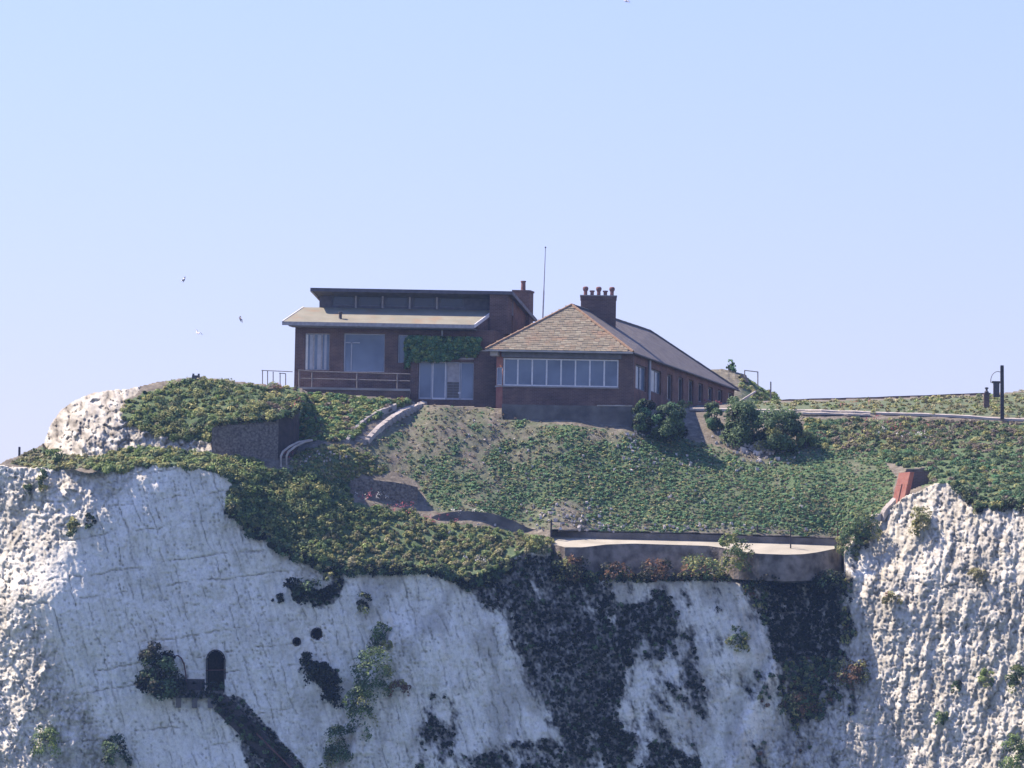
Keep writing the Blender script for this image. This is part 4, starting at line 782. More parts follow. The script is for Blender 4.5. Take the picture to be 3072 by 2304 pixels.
# ---------------------------------------------------------------- entrance block with glazed doors
YN = 1.1; ON = at(886, 868, YN); FN = Frame(ON, (1, 0, 0), EA)
eb = empty('entrance_block', ON, 'flat roofed brick entrance block with glazed doors between the houses', 'building')
nx = lambda dx: at(dx, 820, YN)[0] - ON[0]; nz = lambda dy, dx=960: at(dx, dy, YN)[2] - ON[2]
a1n = nx(1071); dh = (nx(903), nx(1023), nz(863), nz(781))
MB().wall(FN, 0, a1n, -0.8, nz(758), 0.28, [dh]).build('wall', 'brick', eb)
MB().box(FN, -0.0, 0.28, 0.283, 3.0, -0.8, nz(758)).build('side_wall', 'brick_side', eb)
MB().box(FN, 0.0, nx(1024), 0.0, 3.0, nz(757.8), nz(740)).build('parapet', 'brick_old', eb)
MB().box(FN, nx(1024) + 0.01, a1n, -0.06, 0.6, nz(757.8), nz(755)).build('coping', 'concrete_pale', eb)
MB().box(FN, 0.285, a1n, 2.0, 2.1, -0.8, nz(760)).build('inner_wall', 'interior', eb)
MB().box(FN, nx(946), nx(1023), -0.05, -0.003, nz(776), nz(772)).build('lintel', 'weathered_board', eb)
xs = [903, 932, 962, 993, 1023]
for k in range(4):
    x0, x1 = nx(xs[k]), nx(xs[k + 1]); d = MB()
    for q in ((x0 + 0.01, x0 + 0.06, dh[2] + 0.01, dh[3] - 0.01), (x1 - 0.06, x1 - 0.01, dh[2] + 0.01, dh[3] - 0.01)): d.box(FN, q[0], q[1], 0.1, 0.16, q[2], q[3])
    d.box(FN, x0 + 0.06, x1 - 0.06, 0.102, 0.158, dh[2] + 0.01, dh[2] + 0.1); d.box(FN, x0 + 0.06, x1 - 0.06, 0.102, 0.158, dh[3] - 0.07, dh[3] - 0.01)
    do = d.build('door', 'white_paint' if k == 1 else 'grey_paint', eb)
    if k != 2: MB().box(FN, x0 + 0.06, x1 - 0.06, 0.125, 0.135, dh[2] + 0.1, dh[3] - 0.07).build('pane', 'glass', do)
    else:
        mid = dh[2] + 0.47 * (dh[3] - dh[2]); MB().box(FN, x0 + 0.06, x1 - 0.06, 0.125, 0.135, mid, dh[3] - 0.07).build('panel', 'weathered_board', do)
        MB().box(FN, x0 + 0.06, x1 - 0.06, 0.13, 0.14, dh[2] + 0.1, mid).build('pane', 'glass_dark', do)
        for j in range(1, 6):
            z = dh[2] + 0.1 + (mid - dh[2] - 0.1) * j / 6; MB().box(FN, x0 + 0.06, x1 - 0.06, 0.115, 0.124, z - 0.012, z + 0.012).build('bar', 'fascia', do)
        xm = (x0 + x1) / 2; MB().box(FN, xm - 0.015, xm + 0.015, 0.112, 0.1145, dh[2] + 0.1, mid).build('bar', 'fascia', do)
MB().box(FN, nx(989), nx(994), 0.08, 0.098, nz(850), nz(846)).build('notice', 'white_paint', eb)
# ivy hedge over the parapet
io = empty('ivy', at(880, 800, YN), 'dense dark ivy draped over the entrance block parapet', 'ivy')
cs = []; ns = []
for _ in range(520):
    x = 884 + 152 * RNG.random(); f_ = RNG.random(); yb = 779 - 14 * smooth(np.float64(x), 930, 1030)
    cs.append(at(x, 729 + 4 * (x - 880) / 160 + (yb - 729) * f_, YN - 0.12 + 0.06 * RNG.random())); ns.append((0, -1, 0.1))
for _ in range(200): x = 882 + 155 * RNG.random(); cs.append(at(x, 729 + 4 * (x - 880) / 160, YN + 1.2 * RNG.random())); ns.append((0, -0.2, 1))
for _ in range(110): cs.append(at(877 + 8 * RNG.random(), 731 + 62 * RNG.random() ** 0.9, YN - 0.1 + 0.9 * RNG.random())); ns.append((-1, -0.4, 0.1))
cs = np.array(cs); ns = np.array(ns, float)
leaf_mesh('foliage', *clumps(cs, ns, 0.09 + 0.06 * RNG.random(len(cs)), 36, 0.085, pals(len(cs), cool=5, fresh=4, deep=2), 0.1, 0.9), parent=io)

# ---------------------------------------------------------------- hipped house with long wing
e0 = at(1049, 755, -0.45); e1 = at(1367.5, 759.5, -0.45); zEv = (e0[2] + e1[2]) / 2; e0[2] = e1[2] = zEv
ap = at(1235, 659, 2.9); Y2 = depth_for_z(1594, 841, zEv); e2 = at(1594, 841, Y2); e3 = e2 + (e0 - e1)
Yr = depth_for_z(1404, 715, ap[2]); re_ = at(1404, 715, Yr)
print('HIP', e0, e1, e2, ap, re_)
wd = (e2 - e1) / np.linalg.norm(e2 - e1); wn = np.array((-wd[1], wd[0], 0))   # along the wing; inwards (left)
hB = empty('hipped_house', at(1225, 880, 0), 'long brick house with hipped slate roof and wide bay window', 'house')
c0 = at(1366, 880, 0.0); zb = at(1225, 876, 0.0)[2]; FB = Frame((at(1085, 876, 0)[0], 0, zb), (1, 0, 0), tuple(wd))
bx = lambda dx, dy=800: at(dx, dy, 0)[0] - FB.O[0]; bz = lambda dy, dx=1210: at(dx, dy, 0)[2] - zb
aB = c0[0] - FB.O[0]; cEv = zEv - zb - 0.05
bay = (bx(1087), bx(1336), bz(835), bz(775))
MB().wall(FB, 0, aB, -1.2, cEv, 0.28, [bay]).build('wall', 'brick', hB)
# splayed left return
q0 = FB.p(0, 0, 0); q1 = at(1072, 800, 0.36); q1[2] = zb; ed = (q1 - q0); en = np.linalg.norm(ed); ed /= en
FL = Frame(q1, tuple(-ed), (ed[1], -ed[0], 0) if ed[1] < 0 else (-ed[1] * -1, -ed[0], 0))
MB().wall(FL, 0, en - 0.003, -1.2, cEv, 0.1, [(0.03, en - 0.05, bz(833), bz(795))]).build('wall', 'brick_red', hB)
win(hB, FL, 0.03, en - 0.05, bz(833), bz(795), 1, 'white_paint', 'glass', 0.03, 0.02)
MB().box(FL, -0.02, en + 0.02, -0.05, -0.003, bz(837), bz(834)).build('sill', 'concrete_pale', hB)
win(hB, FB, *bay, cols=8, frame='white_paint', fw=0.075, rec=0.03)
MB().box(FB, bx(1084), bx(1343), -0.10, -0.003, bz(774), bz(760)).build('fascia_board', 'fascia', hB)
MB().box(FB, bx(1086), bx(1338), -0.06, -0.003, bz(838), bz(835.6)).build('sill', 'concrete', hB)
MB().box(FB, bx(1062), bx(1078), -0.3, 0.1, bz(772), bz(763)).build('bracket', 'concrete_pale', hB)
MB().box(FB, 0.3, aB - 0.3, 2.6, 2.7, -1.0, cEv - 0.05).build('inner_wall', 'interior', hB)
# wing wall (right side)
OW = FB.p(aB, 0, 0); FW = Frame(OW, tuple(wd), tuple(wn)); Lw = float(np.dot(e2 - OW, wd)) - 0.25
def wa(dx, dy): h_ = hit(dx, dy, OW, wn); return float(np.dot(h_ - OW, wd)), h_[2] - zb
WW = [(1370, 1397, 789, 843, 2), (1407, 1429, 799, 850, 2), (1442, 1453, 809, 866, 0), (1466, 1476.5, 815, 871, 0), (1488, 1498.5, 821, 872, 0), (1509, 1519, 828, 869, 0), (1530, 1540.5, 836, 866, 0), (1551, 1561, 842, 868, 0), (1573.5, 1584, 848, 874, 0)]
holes = []
for (x0, x1, y0, y1, k) in WW:
    a0, z1 = wa((x0 + x1) / 2, y0); _, z0 = wa((x0 + x1) / 2, y1); holes.append((wa(x0, y0)[0] + (0.29 if x0 == 1370 else 0), wa(x1, y0)[0], z0, z1))
ymax = cEv
MB().wall(Frame(FW.p(0.0, 0.003, 0), tuple(wd), tuple(wn)), 0.283, Lw, -3.0, ymax, 0.25, holes).build('wing_wall', 'brick_side', hB)
wlist = []
for h_, wv_ in zip(holes, WW):
    Fh = Frame(FW.p(0.0, 0.003, 0), tuple(wd), tuple(wn))
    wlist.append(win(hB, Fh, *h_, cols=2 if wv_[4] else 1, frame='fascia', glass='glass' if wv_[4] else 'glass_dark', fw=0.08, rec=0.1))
for k in (0, 1):
    h_ = holes[k]; MB().box(Frame(FW.p(0.0, 0.003, 0), tuple(wd), tuple(wn)), h_[0] + 0.06, h_[0] + 0.06 + (0.4 if k == 0 else 0.75), 0.1, 0.126, h_[2] + 0.08, h_[3] - 0.08).build('curtain', 'curtain', wlist[k])
MB().tube([FW.p(wa(1401, 779)[0], -0.08, wa(1401, 779)[1]), FW.p(wa(1401, 779)[0], -0.08, wa(1401, 865)[1])], 0.07).build('downpipe', 'grey_paint', hB)
MB().box(FW, Lw - 0.25, Lw, 0.256, 7.0, -3.0, ymax).build('back_wall', 'brick_side', hB); MB().box(FW, 0.4, Lw - 0.3, 7.2, 7.4, -3.0, ymax - 0.1).build('far_wall', 'brick_side', hB)
# roof
def tri_slab(pts, th, name, material, parent):
    n = len(pts); pts = [np.array(p) for p in pts]; lo = [p - np.array((0, 0, th)) for p in pts]
    return MB().add(pts + lo, [tuple(range(n)), tuple(range(2 * n - 1, n - 1, -1))] + [(i, i + n, (i + 1) % n + n, (i + 1) % n) for i in range(n)]).build(name, material, parent)
rf = tri_slab([e0, e1, ap], 0.07, 'front_roof', 'slate_side', hB)
rs_ = tri_slab([e1, e2, re_, ap], 0.07, 'right_roof', 'slate_side', hB)
tri_slab([e2, e3, re_], 0.07, 'back_roof', 'slate_side', hB); tri_slab([e3, e0, ap, re_], 0.07, 'left_roof', 'slate_side', hB)
MB().hexa([e0 + (0, -0.04, -0.10), e1 + (0.0, -0.04, -0.10), e1 + (0, 0.05, -0.10), e0 + (0, 0.05, -0.10), e0 + (0, -0.04, -0.005), e1 + (0.02, -0.04, -0.005), e1 + (0, 0.05, -0.02), e0 + (0, 0.05, -0.02)]).build('eaves_course', 'concrete_pale', rf)
out = -wn * 0.06
MB().tube([e1 + out * 1 + (0, 0, -0.08), e2 + out + (0, 0, -0.08)], 0.055, 8).build('gutter', 'dark_metal', rs_)
# slates of the front hip: each laid singly
fu = (e1 - e0) / np.linalg.norm(e1 - e0); mid_ = e0 + fu * np.dot(ap - e0, fu); fv = ap - mid_; hv = np.linalg.norm(fv); fv /= hv; fn = np.cross(fu, fv); Wf = np.linalg.norm(e1 - e0); xa = np.dot(ap - e0, fu)
sw, sl_ = 0.285, 0.175; sm = bpy.data.meshes.new('slate')
sm.from_pydata([(-sw / 2 + 0.005, 0, 0.012), (sw / 2 - 0.005, 0, 0.012), (sw / 2 - 0.005, 0.3, 0), (-sw / 2 + 0.005, 0.3, 0), (-sw / 2 + 0.005, 0, 0.034), (sw / 2 - 0.005, 0, 0.034), (sw / 2 - 0.005, 0.3, 0.012), (-sw / 2 + 0.005, 0.3, 0.012)], [], BOXF); sm.materials.append(MATS['slate'])
cnt = 0; row = 0
while row * sl_ < hv - 0.15:
    y = row * sl_; t_ = y / hv; xl = xa * t_ + 0.10; xr = Wf - (Wf - xa) * t_ - 0.10; x = xl + sw / 2 - (0.5 * sw if row % 2 else 0) * 0.6
    while x + sw * 0.45 < xr + 0.05:
        p_ = e0 + fu * x + fv * (y - 0.02 + random.uniform(-0.012, 0.012)) + fn * random.uniform(0.0, 0.012)
        o = bpy.data.objects.new('slate', sm); COL.objects.link(o); o.parent = rf
        rot = Matrix.Rotation(random.uniform(-0.02, 0.02), 3, 'Z') 
        Mx = Matrix((fu, fv, fn)).transposed() @ rot
        o.matrix_local = Matrix.Translation(Vector(p_) - ORG[rf]) @ Mx.to_4x4(); x += sw; cnt += 1
    row += 1
print('SLATES', cnt)
# hip and ridge tiles
def tiles(a, b, parent, step=0.38, r=0.085, material='lichen_tile'):
    a = np.array(a); b = np.array(b); L_ = np.linalg.norm(b - a); n = int(L_ / step); d = (b - a) / L_
    me = None
    x = np.cross(d, (0, 0, 1)); x /= np.linalg.norm(x); y = np.cross(x, d)
    mb = MB(); mb.tube([(0, 0, 0), (0, 0, step * 1.04)], [r, r * 1.06], 8)
    me = bpy.data.meshes.new('ridge_tile'); me.from_pydata(mb.v, [], mb.f); me.materials.append(MATS[material])
    for k in range(n):
        o = bpy.data.objects.new('ridge_tile', me); COL.objects.link(o); o.parent = parent
        p_ = a + d * (k * L_ / n) + y * random.uniform(0.0, 0.012)
        o.matrix_local = Matrix.Translation(Vector(p_) - ORG[parent]) @ Matrix((x, y, d)).transposed().to_4x4()
tiles(e0, ap, rf); tiles(e1, ap, rf); tiles(ap, re_, rs_, material='slate_side', r=0.08); tiles(e2, re_, rs_, material='slate_side', r=0.08)
# chimney stack on the ridge
yc = 5.2; pr = ap + (re_ - ap) * ((yc - ap[1]) / (re_[1] - ap[1])); cxl = at(1253.5, 660, yc)[0]; cxr = at(1332, 660, yc)[0]
FK = Frame((cxl, yc, ap[2] - 1.2)); hk = at(1292, 640, yc)[2] - FK.O[2]; wk = cxr - cxl
ck = MB().box(FK, 0.03, wk - 0.03, 0, 0.6, 0, hk - 0.18).box(FK, 0, wk, -0.03, 0.63, hk - 0.177, hk).build('chimney', 'brick', hB)
MB().box(FK, -0.02, wk + 0.02, -0.05, 0.65, hk + 0.002, hk + 0.06).build('capping', 'concrete', ck)
for k, tall in enumerate((1, 0, 1, 0, 1)):
    x = at(1265 + 14.3 * k, 630, yc)[0]; pf = [(0.12, 0), (0.1, 0.05), (0.1, 0.24), (0.13, 0.28), (0.155, 0.36), (0.15, 0.44), (0.1, 0.49), (0.03, 0.5)] if tall else [(0.12, 0), (0.1, 0.04), (0.1, 0.2), (0.14, 0.22), (0.14, 0.28), (0.05, 0.29)]
    MB().lathe((x, yc + 0.3, FK.O[2] + hk + 0.06), pf, 10).build('chimney_pot', 'pot', ck)
# concrete retaining wall under the bay
pts = [(1084, 873, -1.7), (1130, 874, -1.9), (1250, 876, -2.0), (1366, 878, -2.1)]; L_ = interp_line(pts, 14)
top = [at(x, y, Y) for x, y, Y in L_]; zt = [p[2] for p in top]; bot = [at(x, np.interp(x, [1084, 1366], [915, 940]), Y)[2] for x, y, Y in L_]
rw = sweep_wall(top, bot, 0.9, 0.01).build('retaining_wall', 'concrete_dark'); tag(rw, 'grey concrete retaining wall under the wide bay window', 'wall')
rk = sweep_wall([at(x, y, Y - 0.03) + np.array((0, 0, 0.06)) for x, y, Y in interp_line([(1290, 877, -2.05), (1366, 878.5, -2.1)], 8)], [at(x, 877.6, Y)[2] + 0.003 for x, y, Y in interp_line([(1290, 877, -2.05), (1366, 878.5, -2.1)], 8)], 0.5, 0.02)
k_ = rk.build('coping', 'concrete_pale', None); ORG_rw = ORG[rw]; 
k_.parent = rw; k_.location = ORG[k_] - ORG_rw
# flagpole behind the roofs
fp = at(1171, 720, 9.0); ft = at(1178.3, 536, 9.0)
fo = empty('flagpole', (fp[0], fp[1], -0.4), 'thin bare flagpole standing between the two chimneys', 'flagpole')
mdl = fp * 0.5 + ft * 0.5
MB().tube([np.array((fp[0] - 0.1, fp[1], -0.4)), fp, mdl], 0.045, 8).build('lower_mast', 'grey_paint', fo); MB().tube([mdl, ft], [0.032, 0.02], 8).build('upper_mast', 'grey_paint', fo); MB().lathe(ft, [(0.02, 0), (0.05, 0.03), (0.04, 0.07), (0.01, 0.09)], 8).build('finial', 'dark_metal', fo)
# ================================================================ walls, path, steps
# sloping concrete path with its back wall and sea wall
bk = interp_line([(1165, 1156), (1300, 1163), (1500, 1167.5), (1700, 1173), (1818, 1178)], 60)
fr = np.interp(bk[:, 0], [1165, 1185, 1220, 1260, 1310, 1370, 1530, 1560, 1590, 1640, 1700, 1735, 1765, 1790, 1818], [1163, 1172, 1182, 1182, 1176, 1174, 1179, 1183, 1190, 1196, 1198, 1197, 1193, 1188, 1182])
back = [at(x, y, -9.9) for x, y in bk]; zs = np.mean([0])
front = []
for (x, y), yf in zip(bk, fr): Yf = -9.9 - (yf - y) / 9.0; front.append(at(x, yf, Yf))
mb = MB(); n = len(bk); v_ = []
for f_, b_ in zip(front, back): v_ += [f_, b_ + np.array((0, 0.25, 0.02)), b_ + np.array((0, 0.25, -0.25)), f_ - np.array((0, 0, 0.22))]
fs = [(0, 3, 2, 1), tuple((n - 1) * 4 + k for k in (0, 1, 2, 3))]
for i in range(n - 1):
    for k in range(4): fs.append((i * 4 + k, i * 4 + (k + 1) % 4, (i + 1) * 4 + (k + 1) % 4, (i + 1) * 4 + k)[::-1])
mb.add(v_, fs); po = mb.build('path', 'path_concrete'); tag(po, 'pale sunlit concrete path along the cliff edge', kind='structure')
def sea_wall(i0, i1, ybot, label, material):
    tp = [f_ + np.array((0, -0.04, -0.015)) for f_ in front[i0:i1]]; L0 = bk[i0:i1, 0]
    bt = [at(x, np.interp(x, ybot[0], ybot[1]), f_[1])[2] for x, f_ in zip(L0, tp)]
    mb = MB(); n = len(tp); v_ = []
    for p_, zb_ in zip(tp, bt):
        zm = 0.5 * (p_[2] + zb_); v_ += [(p_[0], p_[1], p_[2]), (p_[0], p_[1] + 0.035, p_[2]), (p_[0], p_[1] + 1.6, p_[2] - 0.26), (p_[0], p_[1] + 1.6, zb_), (p_[0], p_[1] - 0.02, zb_), (p_[0], p_[1] - 0.01, zm)]
    fs = [tuple(range(5, -1, -1)), tuple((n - 1) * 6 + k for k in range(6))]
    for i in range(n - 1):
        for k in range(6): fs.append((i * 6 + k, i * 6 + (k + 1) % 6, (i + 1) * 6 + (k + 1) % 6, (i + 1) * 6 + k))
    mb.add(v_, fs); o = mb.build('sea_wall', material); tag(o, label, 'wall', 'sea walls under the path'); return o
isp = int(np.argmin(abs(bk[:, 0] - 1570)))
sea_wall(2, isp, ([1165, 1300, 1600], [1250, 1258, 1258]), 'stained brownish wall carrying the left part of the path', 'seawall')
sea_wall(isp - 2, n, ([1560, 1700, 1818], [1250, 1256, 1250]), 'curved grey concrete wall carrying the right part of the path', 'seawall')
# crescent-shaped low wall running on as the path's back wall
wp = interp_line([(928, 1119, 1122, -9.6), (945, 1111, 1124, -9.7), (975, 1105, 1128, -9.75), (1010, 1103.5, 1133, -9.8), (1060, 1108, 1142, -9.85), (1110, 1125, 1153, -9.85), (1145, 1142, 1158, -9.85), (1200, 1147, 1162, -9.85), (1300, 1150, 1168, -9.85), (1500, 1154, 1173, -9.85), (1700, 1161, 1179, -9.85), (1818, 1166, 1184, -9.85)], 70)
cw = sweep_wall([at(x, y, Y) for x, y, yb, Y in wp], [at(x, yb, Y)[2] - 0.25 for x, y, yb, Y in wp], 0.5, 0.012).build('back_wall', 'concrete_dark'); tag(cw, 'low dark wall curving out of the scrub along the back of the path', 'wall')
# half-buried bunker wall
pts = interp_line([(757, 1037, -8.6), (790, 1034.5, -8.62), (840, 1040, -8.62), (880, 1046, -8.6), (902, 1052, -8.5)], 12)
bw = sweep_wall([at(x, y, Y) for x, y, Y in pts], [at(x, 1118, Y)[2] for x, y, Y in pts], 1.6, 0.012).build('bunker_wall', 'flint'); tag(bw, 'half buried grey wall set in the slope with red flowers before it', 'wall')
# flint wall at the foot of the mound with its dark return
pts = interp_line([(458, 925, -9.1), (480, 914, -9.2), (520, 911, -9.25), (560, 910, -9.25), (602, 908, -9.2)], 12)
fw_ = empty('flint_wall', at(530, 985, -9.1), 'flint wall with dark right end under the left mound', 'wall')
sweep_wall([at(x, y, Y) for x, y, Y in pts], [at(x, 994, Y)[2] for x, y, Y in pts], 0.8, 0.03).build('wall', 'flint', fw_)
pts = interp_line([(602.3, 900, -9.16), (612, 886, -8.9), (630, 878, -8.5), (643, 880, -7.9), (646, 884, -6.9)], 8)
sweep_wall([at(x, y, Y) for x, y, Y in pts], [at(x, 990, Y)[2] for x, y, Y in pts], 0.7, 0.03).build('return_wall', 'brick_shade_tone', fw_)
# steps up to the terrace
s0 = at(772, 952, -5.5); s1 = at(897, 876, -1.7); ns_ = 14
st_ = empty('steps', s0, 'flight of concrete steps climbing between two low walls to the entrance', 'steps')
dr = np.array((s1[0] - s0[0], s1[1] - s0[1], 0)); ln = np.linalg.norm(dr); dr /= ln; sd = np.array((0.93, -0.36, 0)); sd /= np.linalg.norm(sd); fwd_ = np.array((0.36, 0.93, 0))
for k in range(ns_):
    q_ = k / (ns_ - 1); gx, gy = 774 + 118 * q_, 950 - 74 * q_ - 8 * math.sin(math.pi * q_); p_ = at(gx, gy, float(ground(gx, gy)[1]) - 0.12); F_ = Frame(p_, tuple(sd), tuple(fwd_)); MB().box(F_, -0.45, 0.40, -0.03, 0.5, -0.28, 0.0).build('step', 'concrete', st_)
def coping(line, w, h, name, material, parent, jit=0.015, hug=False):
    mb = MB(); v_ = []; P3 = [at(q[0], q[1], float(ground(q[0], q[1])[1]) - 0.22) if hug else at(*q) for q in interp_line(line, 26)]; n = len(P3)
    for i, p_ in enumerate(P3):
        d = P3[min(i + 1, n - 1)] - P3[max(i - 1, 0)]; d[2] = 0; d /= np.linalg.norm(d); s_ = np.array((d[1], -d[0], 0)) * w / 2; j = random.uniform(-jit, jit)
        lo_ = -s_ if s_[1] > 0 else s_; v_ += [p_ - s_ + (0, 0, -h), p_ + s_ + (0, 0, -h), p_ + s_ * 0.9 + (0, 0, j + (w * 0.35 if s_[1] > 0 else 0)), p_ - s_ * 0.9 + (0, 0, j + (0 if s_[1] > 0 else w * 0.35))]
    fs = [(0, 1, 2, 3), tuple((n - 1) * 4 + k for k in (3, 2, 1, 0))]
    for i in range(n - 1):
        for k in range(4): fs.append((i * 4 + k, (i + 1) * 4 + k, (i + 1) * 4 + (k + 1) % 4, i * 4 + (k + 1) % 4)[::-1])
    return mb.add(v_, fs).build(name, material, parent)
coping([(793, 950, -6.0), (815, 925, -4.8), (843, 903, -3.7), (870, 886, -2.8), (918, 869, -1.9)], 0.26, 0.4, 'side_wall', 'concrete_pale', st_, hug=True)
coping([(750, 950, -5.1), (766, 925, -4.2), (790, 904, -3.2), (816, 888, -2.3), (855, 873, -1.5)], 0.16, 0.4, 'side_wall', 'concrete', st_, hug=True)
# white hand rails at the left foot
hr = empty('handrail', at(610, 1004, -9.7), 'pair of curved pale handrails beside the knoll', 'handrail')
for dx_, dY in ((0, 0), (12, 0.25)):
    MB().tube([at(607 + dx_, 1010, -9.7 + dY), at(607 + dx_, 985, -9.7 + dY), at(611 + dx_, 976, -9.6 + dY), at(625 + dx_, 965, -9.2 + dY), at(645 + dx_, 955, -8.4 + dY), at(668 + dx_ * 0.5, 951, -7.6 + dY)], 0.06, 7).build('rail', 'concrete_pale', hr)
# kerb of the upper path
kb = empty('kerb', at(1850, 893, 2.6), 'long pale kerb edging the upper path at the right', 'kerb')
coping([(1490, 882, 2.6), (1600, 885, 2.5), (1760, 886.5, 2.4), (1900, 891, 2.4), (2060, 897, 2.4), (2160, 904, 2.3), (2380, 912, 2.2)], 0.17, 0.12, 'kerb_stone', 'concrete_pale', kb, 0.02, hug=True)
coping([(1640, 890, 1.9), (1700, 890.5, 1.9), (1800, 892.5, 2.0), (1880, 895.5, 2.05)], 0.13, 0.1, 'edging_stone', 'concrete_pale', kb, 0.02, hug=True)
# low wall on the horizon
lw = interp_line([(1690, 863, 17), (1900, 857, 17), (2010, 853, 17), (2140, 848, 17)], 30)
o = sweep_wall([at(*q) for q in lw], [at(x, y + 12, Y)[2] for x, y, Y in lw], 0.3, 0.012).build('boundary_wall', 'brick_old'); tag(o, 'long low brownish wall along the plateau skyline', 'wall')
# hill behind the long roof
xs_ = np.linspace(1430, 1720, 60); tp = np.interp(xs_, [1430, 1500, 1535, 1560, 1600, 1640, 1690, 1720], [850, 815, 798, 797, 806, 833, 864, 880]); ro = 26
vv = []; 
for r_ in range(ro):
    f_ = r_ / (ro - 1)
    for x, y in zip(xs_, tp):
        Yh = 24 - 7.5 * f_ if f_ < 0.8 else 24 - 6; p_ = at(x, y + 62 * f_ + 2 * float(fbm(np.array([x / 14]), np.array([r_ / 3.0]), 3)[0]), 24 - 7 * f_ + 0.3 * float(fbm(np.array([x / 9]), np.array([r_ / 2.0]), 3)[0])); vv.append(p_)
nb = len(xs_); fs = [(r_ * nb + i, (r_ + 1) * nb + i, (r_ + 1) * nb + i + 1, r_ * nb + i + 1) for r_ in range(ro - 1) for i in range(nb - 1)]
bb = len(vv); vv += [np.array(vv[i]) + np.array((0, 14, -1.0)) for i in range(nb)]; fs += [(bb + i, i, i + 1, bb + i + 1) for i in range(nb - 1)]
ho = mesh_obj('hill', vv, fs, 'terrain'); tag(ho, 'small hill rising behind the far end of the long roof', kind='structure')
at_ = ho.data.color_attributes.new('mask', 'FLOAT_COLOR', 'POINT'); hm = np.zeros((len(vv), 4), np.float32); hm[:, 3] = 1; hm[:bb, 1] = np.tile(np.clip((xs_ - 1590) / 30, 0.1, 0.9), ro); at_.data.foreach_set('color', hm.ravel())
cs = np.array([vv[i] for i in RNG.integers(nb * 16, size=260) if 1596 < xs_[i % nb] < 1700]); stuff('hill_grass', clumps(cs, np.tile((0, -0.5, 0.8), (len(cs), 1)), 0.1 + 0.15 * RNG.random(len(cs)), 26, 0.1, pals(len(cs), fresh=5, olive=3, dry=2), 0.7, 0.8), 'green grass on the small hill behind the roof', 'grass')
hb = MB().add([at(1600, 806, 22.5), at(1612, 810, 22.5), at(1618, 826, 22.3), at(1600, 822, 22.3), at(1600, 806, 24), at(1612, 810, 24), at(1618, 826, 24), at(1600, 822, 24)], [(0, 3, 2, 1), (4, 5, 6, 7), (0, 1, 5, 4), (1, 2, 6, 5), (2, 3, 7, 6), (3, 0, 4, 7)]).build('concrete_block', 'concrete_dark'); tag(hb, 'dark concrete block on the shoulder of the small hill', 'block')
railing('thin metal rail frame on the hill behind the roof', [(1608.5, 800, 815), (1637, 803, 834)], [[(1608, 800), (1638, 803.5)]], 22.0, 'rail_metal', 0.03)
def post(label, x, y0, y1, Y, w, material, name='post', lean=0.0, group=None):
    b_ = at(x, y1, Y); t_ = at(x + lean, y0, Y); o = empty(name, b_, label, 'post', group); F_ = Frame(b_)
    MB().hexa([F_.p(-w / 2, -w / 2, -0.3), F_.p(w / 2, -w / 2, -0.3), F_.p(w / 2, w / 2, -0.3), F_.p(-w / 2, w / 2, -0.3)] + [np.array((t_[0] + a * w * 0.45, Y + b * w * 0.45, t_[2])) for a, b in ((-1, -1), (1, -1), (1, 1), (-1, 1))]).build('shaft', material, o)
    Ft = Frame((t_[0], Y, t_[2])); MB().box(Ft, -w * 0.42, w * 0.42, -w * 0.42, w * 0.42, 0.002, 0.04).build('cap', 'dark_metal', o); return o
post('thin post on the slope of the small hill', 1665, 826, 850, 20, 0.08, 'rail_metal')
post('tall dark timber post near the right edge', 2165, 791, 893, 2.0, 0.2, 'timber_dark', lean=-0.5)
post('small dark post at the far left cliff edge', 42, 967, 986, -7.9, 0.12, 'timber_dark')
pg = 'posts along the concrete path'
post('leftmost fence post of the concrete path', 1190, 1124, 1163, -10.6, 0.09, 'timber_dark', 'fence_post', 1, pg); post('second fence post on the slope above the path wall', 1266, 1126, 1150, -9.3, 0.1, 'timber_dark', 'fence_post', -1, pg)
post('fence post near the right half of the path wall', 1637, 1135, 1170, -9.3, 0.1, 'timber_dark', 'fence_post', -1, pg); post('fence post standing on the widest part of the path', 1708, 1141, 1186, -11.0, 0.07, 'timber_dark', 'fence_post', 0, pg); post('last fence post by the shrub at the path end', 1809, 1142, 1175, -9.3, 0.08, 'rust', 'fence_post', 1, pg)
wo = empty('fence_wire', at(1190, 1128, -10.6), 'thin wire between the two left fence posts', 'wire'); MB().tube([at(1190, 1127, -10.55), at(1228, 1129, -10), at(1266, 1128, -9.35)], 0.012, 5).build('wire', 'dark_metal', wo)
wo = empty('fence_wire', at(1708, 1147, -11), 'thin wire between the right fence posts', 'wire'); MB().tube([at(1637, 1140, -9.35), at(1675, 1146, -10), at(1708, 1146, -10.95)], 0.012, 5).build('wire', 'dark_metal', wo)
dp = MB().tube([at(1597, 868, 14.5), at(1632, 846, 17.5)], 0.06, 6).build('pale_rail', 'concrete_pale'); tag(dp, 'pale sloping rail beside the far end of the wing', 'rail')
